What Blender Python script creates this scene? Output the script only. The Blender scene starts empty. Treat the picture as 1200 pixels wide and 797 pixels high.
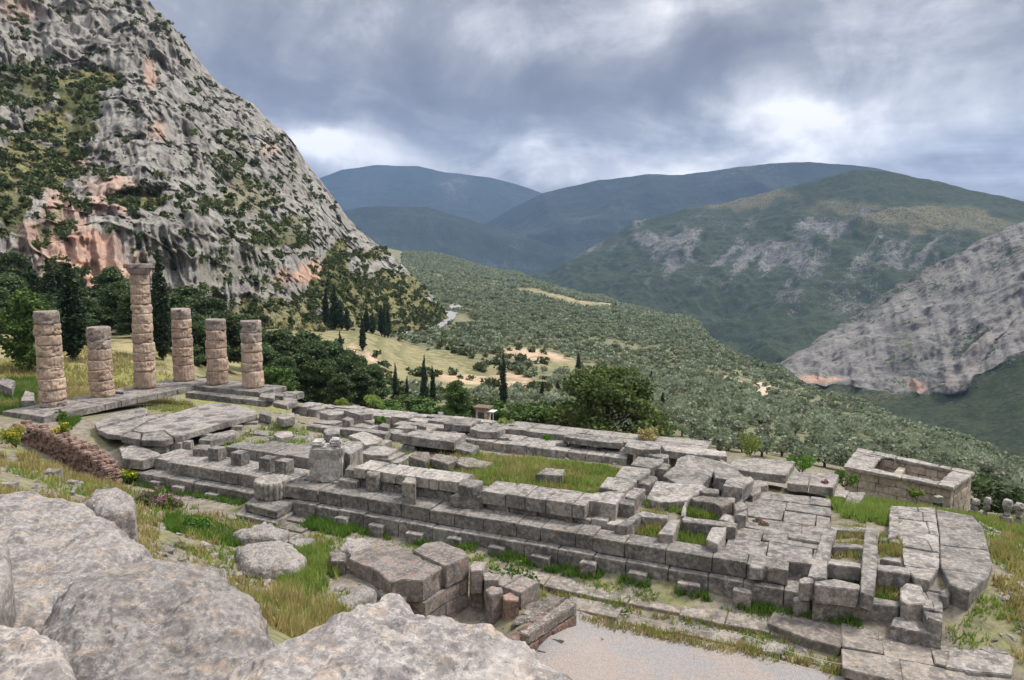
import bpy, bmesh, math, random
import numpy as np
from mathutils import Vector, Matrix
sc = bpy.context.scene
COL = sc.collection
R = math.radians

# ------------------------------------------------------------------ camera, sky, sun, exposure
FOC, PITCH, ROLL, CAMZ = 841.0, 0.12023, -0.0035, 11.79
cd = bpy.data.cameras.new('camera'); cam = bpy.data.objects.new('camera', cd); COL.objects.link(cam)
cd.sensor_width = 36.0; cd.lens = FOC / 1200 * 36; cd.clip_start = 0.1; cd.clip_end = 40000
cam.matrix_world = Matrix.Translation((0, 0, CAMZ)) @ Matrix.Rotation(math.pi / 2 - PITCH, 4, 'X') @ Matrix.Rotation(-ROLL, 4, 'Z')
sc.camera = cam
SUN_DIR = Vector((0.75, 0.25, 1.15)).normalized()
sun_el = math.asin(SUN_DIR.z); sun_az = math.atan2(SUN_DIR.x, SUN_DIR.y)
sl = bpy.data.lights.new('sun', 'SUN'); sl.energy = 2.4; sl.angle = R(14); sl.color = (1, 0.95, 0.87)
so = bpy.data.objects.new('sun', sl); COL.objects.link(so); so.rotation_euler = SUN_DIR.to_track_quat('Z', 'Y').to_euler()
sc.view_settings.view_transform = 'Standard'; sc.view_settings.look = 'None'
sc.view_settings.exposure = 0.85; sc.view_settings.gamma = 1.0; sc.view_settings.use_curve_mapping = False
sc.render.engine = 'CYCLES'
sc.cycles.max_bounces = 5; sc.cycles.diffuse_bounces = 3; sc.cycles.glossy_bounces = 1; sc.cycles.volume_bounces = 1
sc.cycles.transparent_max_bounces = 4; sc.cycles.use_denoising = True

class NT:
    """small helper that wires shader nodes"""
    def __init__(s, tree): s.t = tree; s.n = tree.nodes; s.l = tree.links
    def node(s, typ, **kw):
        n = s.n.new(typ)
        for k, v in kw.items(): setattr(n, k, v)
        return n
    def put(s, sock, v):
        if isinstance(v, bpy.types.NodeSocket): s.l.new(v, sock)
        elif v is not None:
            if isinstance(v, (tuple, list)) and len(v) == 3 and len(sock.default_value) == 4: v = (*v, 1)
            sock.default_value = v
    def math(s, op, a, b=0.0, c=None, clamp=False):
        n = s.node('ShaderNodeMath', operation=op, use_clamp=clamp)
        s.put(n.inputs[0], a); s.put(n.inputs[1], b)
        if c is not None: s.put(n.inputs[2], c)
        return n.outputs[0]
    def vmath(s, op, a, b=None, scale=None):
        n = s.node('ShaderNodeVectorMath', operation=op); s.put(n.inputs[0], a)
        if b is not None: s.put(n.inputs[1], b)
        if scale is not None: s.put(n.inputs['Scale'], scale)
        return n.outputs['Value'] if op in ('DOT_PRODUCT', 'LENGTH', 'DISTANCE') else n.outputs[0]
    def mix(s, f, a, b, blend='MIX'):
        n = s.node('ShaderNodeMix', data_type='RGBA', blend_type=blend)
        s.put(n.inputs[0], f); s.put(n.inputs[6], a); s.put(n.inputs[7], b)
        return n.outputs[2]
    def noise(s, vec, scale, detail=4, rough=0.55, dist=0.0):
        n = s.node('ShaderNodeTexNoise'); s.put(n.inputs['Vector'], vec); n.inputs['Scale'].default_value = scale
        n.inputs['Detail'].default_value = detail; n.inputs['Roughness'].default_value = rough; n.inputs['Distortion'].default_value = dist
        return n.outputs['Fac']
    def colnoise(s, vec, scale):
        n = s.node('ShaderNodeTexNoise'); s.put(n.inputs['Vector'], vec); n.inputs['Scale'].default_value = scale; return n.outputs['Color']
    def voro(s, vec, scale, feature='F1', out='Distance', rnd=1.0, dims='3D'):
        n = s.node('ShaderNodeTexVoronoi', feature=feature, voronoi_dimensions=dims); s.put(n.inputs['Vector'], vec); n.inputs['Scale'].default_value = scale
        n.inputs['Randomness'].default_value = rnd
        return n.outputs[out]
    def step(s, v, a, b):
        n = s.node('ShaderNodeMapRange', interpolation_type='SMOOTHSTEP'); s.put(n.inputs[0], v)
        n.inputs[1].default_value = a; n.inputs[2].default_value = b
        return n.outputs[0]
    def attr(s, name, out='Fac'):
        n = s.node('ShaderNodeAttribute', attribute_name=name); return n.outputs[out]

w = bpy.data.worlds.new('World'); sc.world = w; w.use_nodes = True
k = NT(w.node_tree); k.n.clear()
out = k.node('ShaderNodeOutputWorld'); bg = k.node('ShaderNodeBackground'); k.l.new(bg.outputs[0], out.inputs[0])
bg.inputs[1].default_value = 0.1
sky = k.node('ShaderNodeTexSky', sky_type='NISHITA', sun_disc=False, sun_elevation=sun_el, sun_rotation=sun_az, altitude=600.0)
dirv = k.node('ShaderNodeTexCoord').outputs['Generated']
sep = k.node('ShaderNodeSeparateXYZ'); k.l.new(dirv, sep.inputs[0])
zz = k.math('ADD', k.math('MAXIMUM', sep.outputs[2], 0.0), 0.34)
cmb = k.node('ShaderNodeCombineXYZ'); k.put(cmb.inputs[0], k.math('DIVIDE', sep.outputs[0], zz)); k.put(cmb.inputs[1], k.math('DIVIDE', sep.outputs[1], zz))
cv = cmb.outputs[0]
def skydir(px, py):
    a, b = (px - 600) / FOC, (py - 398.5) / FOC
    v = Vector((a, math.cos(PITCH) - b * math.sin(PITCH), -math.sin(PITCH) - b * math.cos(PITCH))); v.normalize(); return v
def blob(px, py, rx, ry, vec):
    # an elongated soft patch of cloud round one direction of the sky
    c = skydir(px, py); rt = Vector((c.y, -c.x, 0)).normalized(); up = rt.cross(c)
    a = k.vmath('DOT_PRODUCT', vec, tuple(rt)); b = k.vmath('DOT_PRODUCT', vec, tuple(up))
    a = k.math('DIVIDE', a, rx / FOC); b = k.math('DIVIDE', b, ry / FOC)
    d = k.math('ADD', k.math('MULTIPLY', a, a), k.math('MULTIPLY', b, b))
    f = k.math('EXPONENT', k.math('MULTIPLY', d, -1.0))
    return k.math('MULTIPLY', f, k.step(k.vmath('DOT_PRODUCT', vec, tuple(c)), 0.0, 0.3))
wn = k.node('ShaderNodeTexNoise'); k.put(wn.inputs['Vector'], dirv); wn.inputs['Scale'].default_value = 5; wn.inputs['Detail'].default_value = 5
warp = k.vmath('SCALE', k.vmath('SUBTRACT', wn.outputs['Color'], (0.5, 0.5, 0.5)), scale=0.16)
dw = k.vmath('ADD', dirv, warp)
n1 = k.noise(cv, 1.9, 7, 0.58, 0.5); n2 = k.noise(k.vmath('ADD', dirv, k.vmath('SCALE', warp, scale=.5)), 7.0, 8, 0.6, 0.4)
base = k.math('ADD', k.math('MULTIPLY', n1, 0.66), k.math('MULTIPLY', n2, 0.44))      # about 0.55
lum = k.math('ADD', k.math('MULTIPLY', k.math('SUBTRACT', base, 0.55), 1.9), 0.46)
for px, py, rx, ry, amp in [(365, 172, 110, 24, .46), (1000, 152, 210, 40, .34), (900, 128, 80, 18, .16), (640, 205, 130, 18, .34), (760, 185, 110, 16, .2), (760, 30, 330, 38, .13),
                            (1180, 200, 120, 60, .16), (500, 15, 160, 30, .08),
                            (420, 95, 190, 48, -.13), (640, 112, 250, 40, -.15), (980, 85, 200, 28, -.10), (250, 30, 120, 40, -.08), (470, 180, 90, 22, -.08), (1130, 120, 90, 22, -.05)]:
    lum = k.math('ADD', lum, k.math('MULTIPLY', blob(px, py, rx, ry, dw), amp))
lum = k.math('MINIMUM', k.math('MAXIMUM', lum, 0.0), 1.0)
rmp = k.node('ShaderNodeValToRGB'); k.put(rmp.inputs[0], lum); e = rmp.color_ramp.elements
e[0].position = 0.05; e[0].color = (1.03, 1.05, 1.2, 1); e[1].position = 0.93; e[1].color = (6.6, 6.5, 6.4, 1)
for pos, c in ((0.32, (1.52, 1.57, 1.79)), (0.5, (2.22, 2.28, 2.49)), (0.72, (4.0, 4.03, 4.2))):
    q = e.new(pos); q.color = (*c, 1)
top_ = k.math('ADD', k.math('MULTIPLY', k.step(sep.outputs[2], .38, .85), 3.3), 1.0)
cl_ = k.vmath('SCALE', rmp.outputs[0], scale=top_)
# clouds overhead and behind the camera stay pale and close the whole sky
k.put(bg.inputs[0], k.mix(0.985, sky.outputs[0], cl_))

# ------------------------------------------------------------------ geometry helpers
TH = -0.412479; UX, UY = math.cos(TH), math.sin(TH); VX, VY = math.cos(TH - math.pi / 2), math.sin(TH - math.pi / 2); OX, OY = -30.37358, 65.65098
def uv(u, v): return (OX + u * UX + v * VX, OY + u * UY + v * VY)          # temple plan (u west along the flank, v north) to world
def to_uv(x, y): return ((x - OX) * UX + (y - OY) * UY, (x - OX) * VX + (y - OY) * VY)
CP, SP, CR, SR = math.cos(PITCH), math.sin(PITCH), math.cos(ROLL), math.sin(ROLL)
def ray(px, py):
    a, b = px - 600.0, py - 398.5
    a, b = a * CR + b * SR, -a * SR + b * CR
    a /= FOC; b /= FOC
    return a, CP - b * SP, -b * CP - SP
def at(px, py, z):                                                         # where the line of sight meets height z
    a, y, d = ray(px, py); t = (z - CAMZ) / d
    return (a * t, y * t)
def atr(px, py, r):                                                        # point on the line of sight at ground distance r
    a, y, d = ray(px, py); t = r / math.hypot(a, y)
    return (a * t, y * t, CAMZ + d * t)
CROPS = {'A': (120, 440, 4.43), 'B': (300, 460, 4.43), 'C': (480, 470, 4.43), 'D': (680, 480, 4.43), 'E': (880, 480, 3.322), 'F': (880, 600, 3.75),
         'G': (560, 580, 3.672), 'H': (280, 560, 3.3625), 'I': (240, 480, 5.69), 'J': (860, 500, 4.98), 'K': (1020, 480, 4.98), 'L': (1000, 640, 5.075), 'M': (0, 480, 2.516), 'P': (0, 0, 1)}
def pix(c, pts): x0, y0, s = CROPS[c]; return [(x0 + x / s, y0 + y / s) for x, y in pts]

def hash3(ix, iy, iz, seed):
    h = (ix * 374761393 + iy * 668265263 + iz * 2147483647 + seed * 1274126177) & 0xFFFFFFFF
    h = ((h ^ (h >> 13)) * 1274126177) & 0xFFFFFFFF
    h = ((h ^ (h >> 16)) * 2246822519) & 0xFFFFFFFF
    return ((h ^ (h >> 15)) & 0xFFFFFF) / float(0xFFFFFF)
def vnoise(P, seed=0):
    P = np.asarray(P, float); f = np.floor(P); i = f.astype(np.int64); t = P - f; t = t * t * t * (t * (t * 6 - 15) + 10)
    r = 0
    for dx in (0, 1):
        wx = t[:, 0] if dx else 1 - t[:, 0]
        for dy in (0, 1):
            wy = t[:, 1] if dy else 1 - t[:, 1]
            for dz in (0, 1):
                wz = t[:, 2] if dz else 1 - t[:, 2]
                r = r + wx * wy * wz * hash3(i[:, 0] + dx, i[:, 1] + dy, i[:, 2] + dz, seed)
    return r * 2 - 1
def fbm(P, oct=4, seed=0, gain=0.5, lac=2.03):
    P = np.asarray(P, float); s = 0; a = 1; n = 0
    for o in range(oct): s = s + a * vnoise(P, seed + o * 17); n += a; a *= gain; P = P * lac + 3.7
    return s / n
def ridged(P, oct=4, seed=0, gain=0.5):
    P = np.asarray(P, float); s = 0; a = 1; n = 0
    for o in range(oct): s = s + a * (1 - np.abs(vnoise(P, seed + o * 17))); n += a; a *= gain; P = P * 2.03 + 5.1
    return s / n * 2 - 1

def mesh_np(name, V, F, mat=None, attrs=None, smooth=False, matidx=None):
    V = np.ascontiguousarray(V, np.float32); F = np.ascontiguousarray(F, np.int32); m = bpy.data.meshes.new(name)
    nf, kf = F.shape
    m.vertices.add(len(V)); m.vertices.foreach_set('co', V.ravel())
    m.loops.add(nf * kf); m.loops.foreach_set('vertex_index', F.ravel())
    m.polygons.add(nf); m.polygons.foreach_set('loop_start', np.arange(0, nf * kf, kf, dtype=np.int32))
    m.polygons.foreach_set('loop_total', np.full(nf, kf, np.int32))
    for mm in (mat if isinstance(mat, (list, tuple)) else [mat]):
        if mm: m.materials.append(mm)
    if matidx is not None: m.polygons.foreach_set('material_index', np.asarray(matidx, np.int32))
    m.polygons.foreach_set('use_smooth', np.full(nf, smooth, bool))
    for an, av in (attrs or {}).items():
        a = m.attributes.new(an, 'FLOAT', 'POINT'); a.data.foreach_set('value', np.asarray(av, np.float32))
    m.update(calc_edges=True); m.validate()
    return m
def link(name, mesh, parent=None, loc=(0, 0, 0), rz=0.0):
    o = bpy.data.objects.new(name, mesh); COL.objects.link(o); o.location = loc; o.rotation_euler = (0, 0, rz)
    if parent: o.parent = parent
    return o
def tag(o, label=None, cat=None, group=None, kind=None):
    if label: o['label'] = label
    if cat: o['category'] = cat
    if group: o['group'] = group
    if kind or cat: o['kind'] = kind or 'thing'
    return o
def thing(name, label, cat, loc, rz=0.0, group=None): return tag(link(name, None, None, loc, rz), label, cat, group)
def copy_tree(o, loc, rz=0.0, scale=(1, 1, 1)):
    c = o.copy(); COL.objects.link(c); c.location = loc; c.rotation_euler = (0, 0, rz); c.scale = scale
    for ch in list(o.children):
        d = ch.copy(); COL.objects.link(d); d.parent = c
    return c
def grid_faces(nr, nc):
    i = np.arange(nr - 1)[:, None] * nc + np.arange(nc - 1)[None, :]
    return np.stack([i, i + 1, i + nc + 1, i + nc], -1).reshape(-1, 4)
def displace_bm(bm, amp, freq, seed, off=(0, 0, 0), chip=0.0):
    bm.normal_update(); vs = list(bm.verts)
    P = np.array([v.co[:] for v in vs]) + np.array(off); N = np.array([v.normal[:] for v in vs])
    d = fbm(P * freq, 3, seed) * amp
    if chip: d = d - chip * np.clip(fbm(P * freq * 1.3, 3, seed + 50) - 0.1, 0, 1)
    d3 = vnoise(P * freq * .6, seed + 5) * amp * .6
    P2 = P - np.array(off) + N * d[:, None] + np.stack([d3, -d3, d3 * .3], 1)
    for v, c in zip(vs, P2): v.co = c
def cut_grid(bm, s, axes=((1, 0, 0), (0, 1, 0), (0, 0, 1))):
    for ax in axes:
        ds = [Vector(ax).dot(v.co) for v in bm.verts]
        lo, hi = min(ds), max(ds); n = int((hi - lo) / s)
        if n < 1: continue
        n = min(n, 60)
        for j in range(1, n + 1):
            c = lo + (hi - lo) * j / (n + 1)
            bmesh.ops.bisect_plane(bm, geom=bm.verts[:] + bm.edges[:] + bm.faces[:], plane_co=Vector(ax) * c, plane_no=ax)
def add_prism(bm, poly, z0, z1, bev=0.05):
    b2 = bmesh.new(); vs = [b2.verts.new((x, y, z0)) for x, y in poly]; f = b2.faces.new(vs)
    r = bmesh.ops.extrude_face_region(b2, geom=[f])
    for v in r['geom']:
        if isinstance(v, bmesh.types.BMVert): v.co.z = z1
    bmesh.ops.recalc_face_normals(b2, faces=b2.faces)
    if bev > 0: bmesh.ops.bevel(b2, geom=b2.edges[:], offset=bev, segments=2, affect='EDGES', clamp_overlap=True)
    m = bpy.data.meshes.new('tmp'); b2.to_mesh(m); b2.free(); bm.from_mesh(m); bpy.data.meshes.remove(m)
def finish(bm, name, mat, parent=None, loc=(0, 0, 0), rz=0.0, smooth=True):
    m = bpy.data.meshes.new(name); bmesh.ops.recalc_face_normals(bm, faces=bm.faces); bm.to_mesh(m); bm.free()
    m.materials.append(mat); m.polygons.foreach_set('use_smooth', np.full(len(m.polygons), smooth, bool))
    if smooth: m.set_sharp_from_angle(angle=R(32))
    return link(name, m, parent, loc, rz)
seed_n = [0]
def stone_bm(bm, boxes, cut=0.3, amp=0.03, freq=1.6, bev=0.05, chip=0.03, off=(0, 0)):
    seed_n[0] += 7
    for poly, z0, z1 in boxes: add_prism(bm, poly, z0, z1, min(bev, (z1 - z0) * .3))
    if cut: cut_grid(bm, cut)
    displace_bm(bm, amp, freq, seed_n[0], (off[0], off[1], 0), chip)
def inset(poly, d):
    cx = sum(p[0] for p in poly) / len(poly); cy = sum(p[1] for p in poly) / len(poly)
    return [(x + (cx - x) * d / max(.3, math.hypot(x - cx, y - cy)), y + (cy - y) * d / max(.3, math.hypot(x - cx, y - cy))) for x, y in poly]
def block(name, label, cat, poly, ztop, h, mat, cut=None, amp=0.024, bev=0.03, chip=0.085, group=None, parent=None, tilt=None):
    """one worn block or slab: poly is its plan in world metres, ztop its upper face"""
    cx = sum(p[0] for p in poly) / len(poly); cy = sum(p[1] for p in poly) / len(poly)
    ca, sa = math.cos(-TH), math.sin(-TH)
    loc = [((x - cx) * ca - (y - cy) * sa, (x - cx) * sa + (y - cy) * ca) for x, y in poly]
    ext = max(max(abs(a), abs(b)) for a, b in loc)
    bm = bmesh.new(); stone_bm(bm, [(inset(loc, 0.02), 0, h)], cut or max(.15, ext / 18), amp, 1.6, bev, chip, (cx, cy))
    o = finish(bm, name, mat, parent, (cx, cy, ztop - h), TH)
    if tilt: o.rotation_euler = (tilt[0], tilt[1], TH)
    if cat: tag(o, label, cat, group)
    return o
def pblock(c, pts, ztop, h, name, label, cat, mat, **kw): return block(name, label, cat, [at(x, y, ztop) for x, y in pix(c, pts)], ztop, h, mat, **kw)
def rect(u0, u1, v0, v1): return [uv(u0, v0), uv(u1, v0), uv(u1, v1), uv(u0, v1)]
def course_boxes(u0, u1, v0, v1, z0, z1, lo=1.0, hi=1.7, jit=0.02, rnd=random.Random(3)):
    out = []; u = u0
    while u < u1 - .3:
        e = min(u1, u + rnd.uniform(lo, hi))
        if u1 - e < .5: e = u1
        j = lambda: rnd.uniform(-jit, jit)
        out.append(([(u + .014, v0 + j()), (e - .014, v0 + j()), (e - .014, v1 + j()), (u + .014, v1 + j())], z0, z1 + j() * 1.4)); u = e
    return out
def local_boxes(boxes, u0, v0):                                            # plan (u, v) to a frame turned by TH at (u0, v0); v grows northward = -y
    return [([(u - u0, -(v - v0)) for u, v in p][::-1], a, b) for p, a, b in boxes]
def course(name, mat, parent, boxes, u0, v0, zb, cut=.3, amp=.016, chip=.06, bev=.022, loc=None):
    bm = bmesh.new(); stone_bm(bm, local_boxes([(p, a - zb, b - zb) for p, a, b in boxes], u0, v0), cut, amp, 1.7, bev, chip, (u0, v0))
    if parent is not None: return finish(bm, name, mat, parent)
    x, y = uv(u0, v0); return finish(bm, name, mat, None, (x, y, zb), TH)

# ------------------------------------------------------------------ materials
def new_mat(name, rough=0.9, spec=0.2):
    m = bpy.data.materials.new(name); m.use_nodes = True; k = NT(m.node_tree); b = k.n['Principled BSDF']
    b.inputs['Roughness'].default_value = rough; b.inputs['Specular IOR Level'].default_value = spec
    return m, k, b
def bump(k, b, h, strength, dist):
    n = k.node('ShaderNodeBump'); n.inputs['Strength'].default_value = strength; n.inputs['Distance'].default_value = dist
    k.put(n.inputs['Height'], h); k.l.new(n.outputs[0], b.inputs['Normal'])
def stone_mat(name, pale, mid, dark, warm=(0.34, 0.25, 0.17), warm_amt=0.35, scale=1.0, spots=0.0, bumpd=0.02, lichen=0.25, spot_s=.95):
    m, k, b = new_mat(name)
    p = k.node('ShaderNodeNewGeometry').outputs['Position']; rnd = k.node('ShaderNodeObjectInfo').outputs['Random']
    p2 = k.vmath('ADD', p, k.vmath('SCALE', (13.0, 7.0, 3.0), scale=rnd)) if False else p
    a = k.noise(p, 0.9 * scale, 6, .6); c = k.noise(p, 5 * scale, 6, .65); d = k.noise(p, 26 * scale, 5, .7); e = k.noise(p, .35 * scale, 3)
    col = k.mix(k.step(k.math('ADD', k.math('MULTIPLY', a, .6), k.math('MULTIPLY', c, .4)), .36, .62), dark, mid)
    col = k.mix(k.step(k.math('ADD', k.math('MULTIPLY', c, .55), k.math('MULTIPLY', d, .45)), .47, .66), col, pale)
    col = k.mix(k.math('MULTIPLY', k.step(k.noise(p, 1.7 * scale, 5, .6, .4), .5, .72), warm_amt), col, warm)
    col = k.mix(k.math('MULTIPLY', k.step(k.noise(p, 9 * scale, 5, .7, .2), .60, .68), lichen), col, (.44, .43, .39))
    col = k.mix(k.math('MULTIPLY', k.step(k.noise(p, 7 * scale, 6, .75, .5), .45, .37), .6), col, tuple(x * .45 for x in dark))
    col = k.mix(k.math('MULTIPLY', k.step(k.noise(p, .8 * scale, 7, .72, .8), .50, .40), .5), col, tuple(x * .62 for x in dark))
    if spots:
        v = k.voro(k.vmath('ADD', p, k.vmath('SCALE', k.vmath('SUBTRACT', k.colnoise(p, 2.2), (.5, .5, .5)), scale=.45)), spot_s, dims='2D')
        col = k.mix(k.math('MULTIPLY', k.step(k.math('ADD', v, k.math('MULTIPLY', c, .25)), .36, .27), spots), col, (.075, .068, .066))
    hv = k.node('ShaderNodeHueSaturation'); k.put(hv.inputs['Value'], k.math('ADD', k.math('MULTIPLY', rnd, .35), .83)); k.put(hv.inputs['Color'], col)
    k.put(b.inputs['Base Color'], hv.outputs[0])
    h = k.math('ADD', k.math('MULTIPLY', c, .6), k.math('MULTIPLY', d, .5))
    bump(k, b, h, .8, bumpd)
    return m
GREY = stone_mat('grey_limestone', (.40, .368, .325), (.25, .228, .203), (.105, .097, .089))
SLAB = stone_mat('pitted_limestone', (.43, .392, .345), (.29, .262, .232), (.14, .129, .118), spots=.55)
STAIN = stone_mat('stained_limestone', (.40, .365, .325), (.27, .245, .218), (.14, .129, .118), spots=.72, spot_s=.42)
PALE = stone_mat('pale_limestone', (.47, .43, .375), (.33, .30, .262), (.16, .147, .133))
PAVE = stone_mat('paving_stone', (.35, .305, .255), (.245, .212, .178), (.125, .11, .096), spots=.45)
TUFA = stone_mat('tan_tufa', (.62, .47, .35), (.49, .355, .26), (.30, .225, .17), warm=(.36, .31, .27), warm_amt=.6, scale=1.4, lichen=.35)
TUFAG = stone_mat('weathered_tufa', (.47, .40, .34), (.33, .27, .23), (.17, .145, .13), warm=(.42, .28, .18), scale=1.4)
MARB = stone_mat('greyed_marble', (.62, .59, .55), (.46, .43, .395), (.27, .25, .23), scale=1.2)
CONG = stone_mat('conglomerate', (.42, .38, .34), (.24, .2, .17), (.09, .08, .07), scale=2.2, bumpd=.06, lichen=.5)
REDC = stone_mat('reddish_rubble', (.40, .30, .25), (.27, .17, .13), (.12, .085, .07), warm=(.3, .14, .09), scale=2.0, bumpd=.06)
WALLST = stone_mat('wall_ashlar', (.41, .36, .31), (.27, .23, .2), (.13, .115, .105), warm=(.36, .21, .15), warm_amt=.6, scale=1.4, bumpd=.03)
TREAS = stone_mat('buff_ashlar', (.62, .53, .42), (.49, .41, .32), (.28, .23, .18), warm=(.42, .27, .18), warm_amt=.4)
BOULD = stone_mat('boulder_limestone', (.43, .385, .345), (.29, .262, .24), (.15, .137, .13), warm=(.46, .33, .22), warm_amt=.5, scale=3.4, bumpd=.012, lichen=.6)
def plain(name, col, rough=.8, var=.25, scale=6, metal=0.0):
    m, k, b = new_mat(name, rough); p = k.node('ShaderNodeNewGeometry').outputs['Position']
    k.put(b.inputs['Base Color'], k.mix(k.step(k.noise(p, scale, 5, .6), .3, .7), tuple(c * (1 - var) for c in col), tuple(c * (1 + var) for c in col)))
    b.inputs['Metallic'].default_value = metal; return m
def leaf_mat(name, dark, mid, light, trans=.25):
    m, k, b = new_mat(name, .65, .25)
    t = k.attr('tint'); rnd = k.node('ShaderNodeObjectInfo').outputs['Random']
    c = k.mix(k.step(t, 0, .5), dark, mid); c = k.mix(k.step(t, .5, 1.0), c, light)
    hv = k.node('ShaderNodeHueSaturation'); k.put(hv.inputs['Value'], k.math('ADD', k.math('MULTIPLY', rnd, .5), .75)); k.put(hv.inputs['Hue'], k.math('ADD', k.math('MULTIPLY', rnd, .03), .487)); k.put(hv.inputs['Color'], c)
    k.put(b.inputs['Base Color'], hv.outputs[0])
    tr = k.node('ShaderNodeBsdfTranslucent'); k.put(tr.inputs[0], hv.outputs[0]); ms = k.node('ShaderNodeMixShader'); ms.inputs[0].default_value = trans
    k.l.new(b.outputs[0], ms.inputs[1]); k.l.new(tr.outputs[0], ms.inputs[2]); k.l.new(ms.outputs[0], k.n['Material Output'].inputs[0])
    return m
L_PINE = leaf_mat('pine_needles', (.038, .06, .024), (.075, .11, .042), (.13, .18, .068))
L_CYP = leaf_mat('cypress_foliage', (.018, .032, .016), (.034, .056, .024), (.06, .09, .036), .15)
L_BROAD = leaf_mat('broad_foliage', (.045, .066, .018), (.09, .12, .028), (.16, .18, .05))
L_GREEN = leaf_mat('fresh_foliage', (.045, .085, .02), (.09, .16, .034), (.15, .24, .06))
L_OLIVE = leaf_mat('olive_foliage', (.125, .15, .09), (.22, .252, .158), (.33, .36, .245), .35)
L_SCRUB = leaf_mat('scrub_foliage', (.035, .05, .018), (.07, .09, .032), (.125, .14, .055))
L_GRASS = leaf_mat('grass_green', (.13, .19, .03), (.22, .29, .055), (.34, .38, .11), .35)
L_DRY = leaf_mat('grass_dry', (.24, .21, .07), (.38, .31, .12), (.52, .44, .21), .35)
L_LUSH = leaf_mat('weed_lush', (.06, .13, .018), (.11, .21, .03), (.18, .30, .055), .35)
L_PINK = leaf_mat('pink_flowers', (.12, .10, .06), (.36, .13, .22), (.5, .2, .32), .3)
L_YEL = leaf_mat('yellow_flowers', (.12, .16, .02), (.55, .45, .02), (.75, .62, .04), .3)
BARK = plain('bark', (.085, .065, .05), .95, .4)
WHITE = plain('white_panel', (.75, .75, .73), .5, .05)
METAL = plain('grey_metal', (.35, .36, .36), .45, .1)
ROPE = plain('pale_rope', (.5, .47, .4), .9, .1)
DARKM = plain('dark_metal', (.05, .05, .052), .5, .2)
WOODP = plain('brown_wood', (.16, .11, .085), .8, .25)

# ------------------------------------------------------------------ the ground: near terrace (spline through levels) running into the hillside
GC = [(4, 13, -.6), (3.5, 15.5, -.5), (0, 15.8, -.4), (-3, 15, -.35), (6, 12, -.75), (5, 9, -.6), (6, 5, -.6), (9, 6, -.8), (12, 4, -.95), (10, 5, -1.2), (15, 10, -1.4), (25, 8, -1.4), (35, 8, -1.35), (45, 8, -1.35), (50, 10, -1.5), (56, 10, -1.3), (35, 13, -1.3), (25, 14, -1.4), (20, 14, -1.4), (48, 15, -1.12), (52.5, 12, -1.6), (54.5, 13, -1.4), (56.5, 14.5, -1.3), (52.5, 15.5, -1.6), (57, 11, -1.25), (57.8, 16.5, -1.8), (40, 15, -1.3),
      (12, 12, -1.5), (14, 19, -2.2), (20, 19.0, -2.4), (28, 19.5, -2.5), (36, 19.0, -2.58), (44, 19.0, -2.66), (52, 19.0, -2.75), (58, 19, -2.55), (64, 18, -3.1), (44, 21, -2.85), (52, 21, -2.95),
      (46, 22.5, -3.0), (54, 23, -3.1), (62, 23, -3.3), (50, 25, -3.1), (56, 26, -3.2), (48, 23.8, -3.05),
      (10, -4, -3), (30, -5, -4.5), (45, -5, -5), (55, -3, -5), (56, -12, -6.5), (62, -3, -4.7), (58, -4.5, -5.4), (64, 0, -3.6), (68, 5, -3.4), (66, 12, -2.3), (61.8, 14, -1.5), (60.8, 16.5, -1.7), (63, 10, -1.6), (59.8, 17.8, -2.1), (72, -5, -5), (72, 20, -3.8), (64, -14, -7), (30, -12, -8), (10, -12, -5), (45, -12, -8),
      (30, 1, -2.0), (45, 1, -2.1), (53, 2, -2.5), (58, 3, -2.5), (62, 8, -1.75), (55, 6, -1.8),
      (-6, 10, -0.8), (-6, 0, -1), (-12, 5, -0.6), (-8, 18, -0.6), (0, 18, -.35), (5, 18, -.6), (2, 24, .2), (-8, 28, 1),
      (9, 20.5, -.9), (12.5, 21, -1.2), (14, 19.6, -1.9), (18.4, 25, .5), (27.8, 32.5, 3.0), (18, 34, 3.2), (8, 34, 3), (26.3, 23.2, -1.8), (22, 21.0, -2.1), (30, 23.5, -1.9), (30, 27, -.8),
      (36, 25, -1.6), (35.6, 26.7, -1.7), (33, 29, -.6), (39, 28, -1.2), (40, 33, 1.6), (38, 37, 4.4), (44, 38, 4.3), (36, 42, 6.6), (48, 44, 8.0), (50, 40, 4.6), (54, 48, 9.9), (54, 43, 6.4), (60, 40, 3.9),
      (50, 35, 1.2), (58, 34, .6), (50, 30, -2.0), (58, 29, -2.6), (45, 30, -1.6), (66, 46, 8.5), (70, 30, -2), (41.6, 23.5, -3.3), (42.5, 25.2, -3.2), (41.2, 26, -3.0), (41.6, 21.3, -3.0), (44, 25.8, -3.1), (38.3, 25.2, -1.6), (38.4, 22.2, -1.9), (43.4, 23.2, -2.5), (44.6, 23.6, -2.4), (43.5, 21.6, -2.6), (54, 54, 12.0), (40, 50, 10.5), (66, 54, 12), (28, 42, 7)]
gp = np.array([uv(a, b) for a, b, c in GC]); gz = np.array([c for a, b, c in GC])
def tps(d2): return np.where(d2 > 1e-9, d2 * np.log(np.maximum(d2, 1e-9)), 0)
n = len(gp); K = tps(((gp[:, None] - gp[None]) ** 2).sum(-1)) + np.eye(n) * .25
Pm = np.c_[np.ones(n), gp]; A = np.block([[K, Pm], [Pm.T, np.zeros((3, 3))]]); gw = np.linalg.solve(A, np.r_[gz, 0, 0, 0])
def z_near(x, y):
    out = np.empty(len(x))
    for s in range(0, len(x), 20000):
        q = np.c_[x[s:s + 20000], y[s:s + 20000]]
        out[s:s + 20000] = tps(((q[:, None] - gp[None]) ** 2).sum(-1)) @ gw[:n] + gw[n] + q @ gw[n + 1:]
    return np.clip(out, -9, 14)
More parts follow.
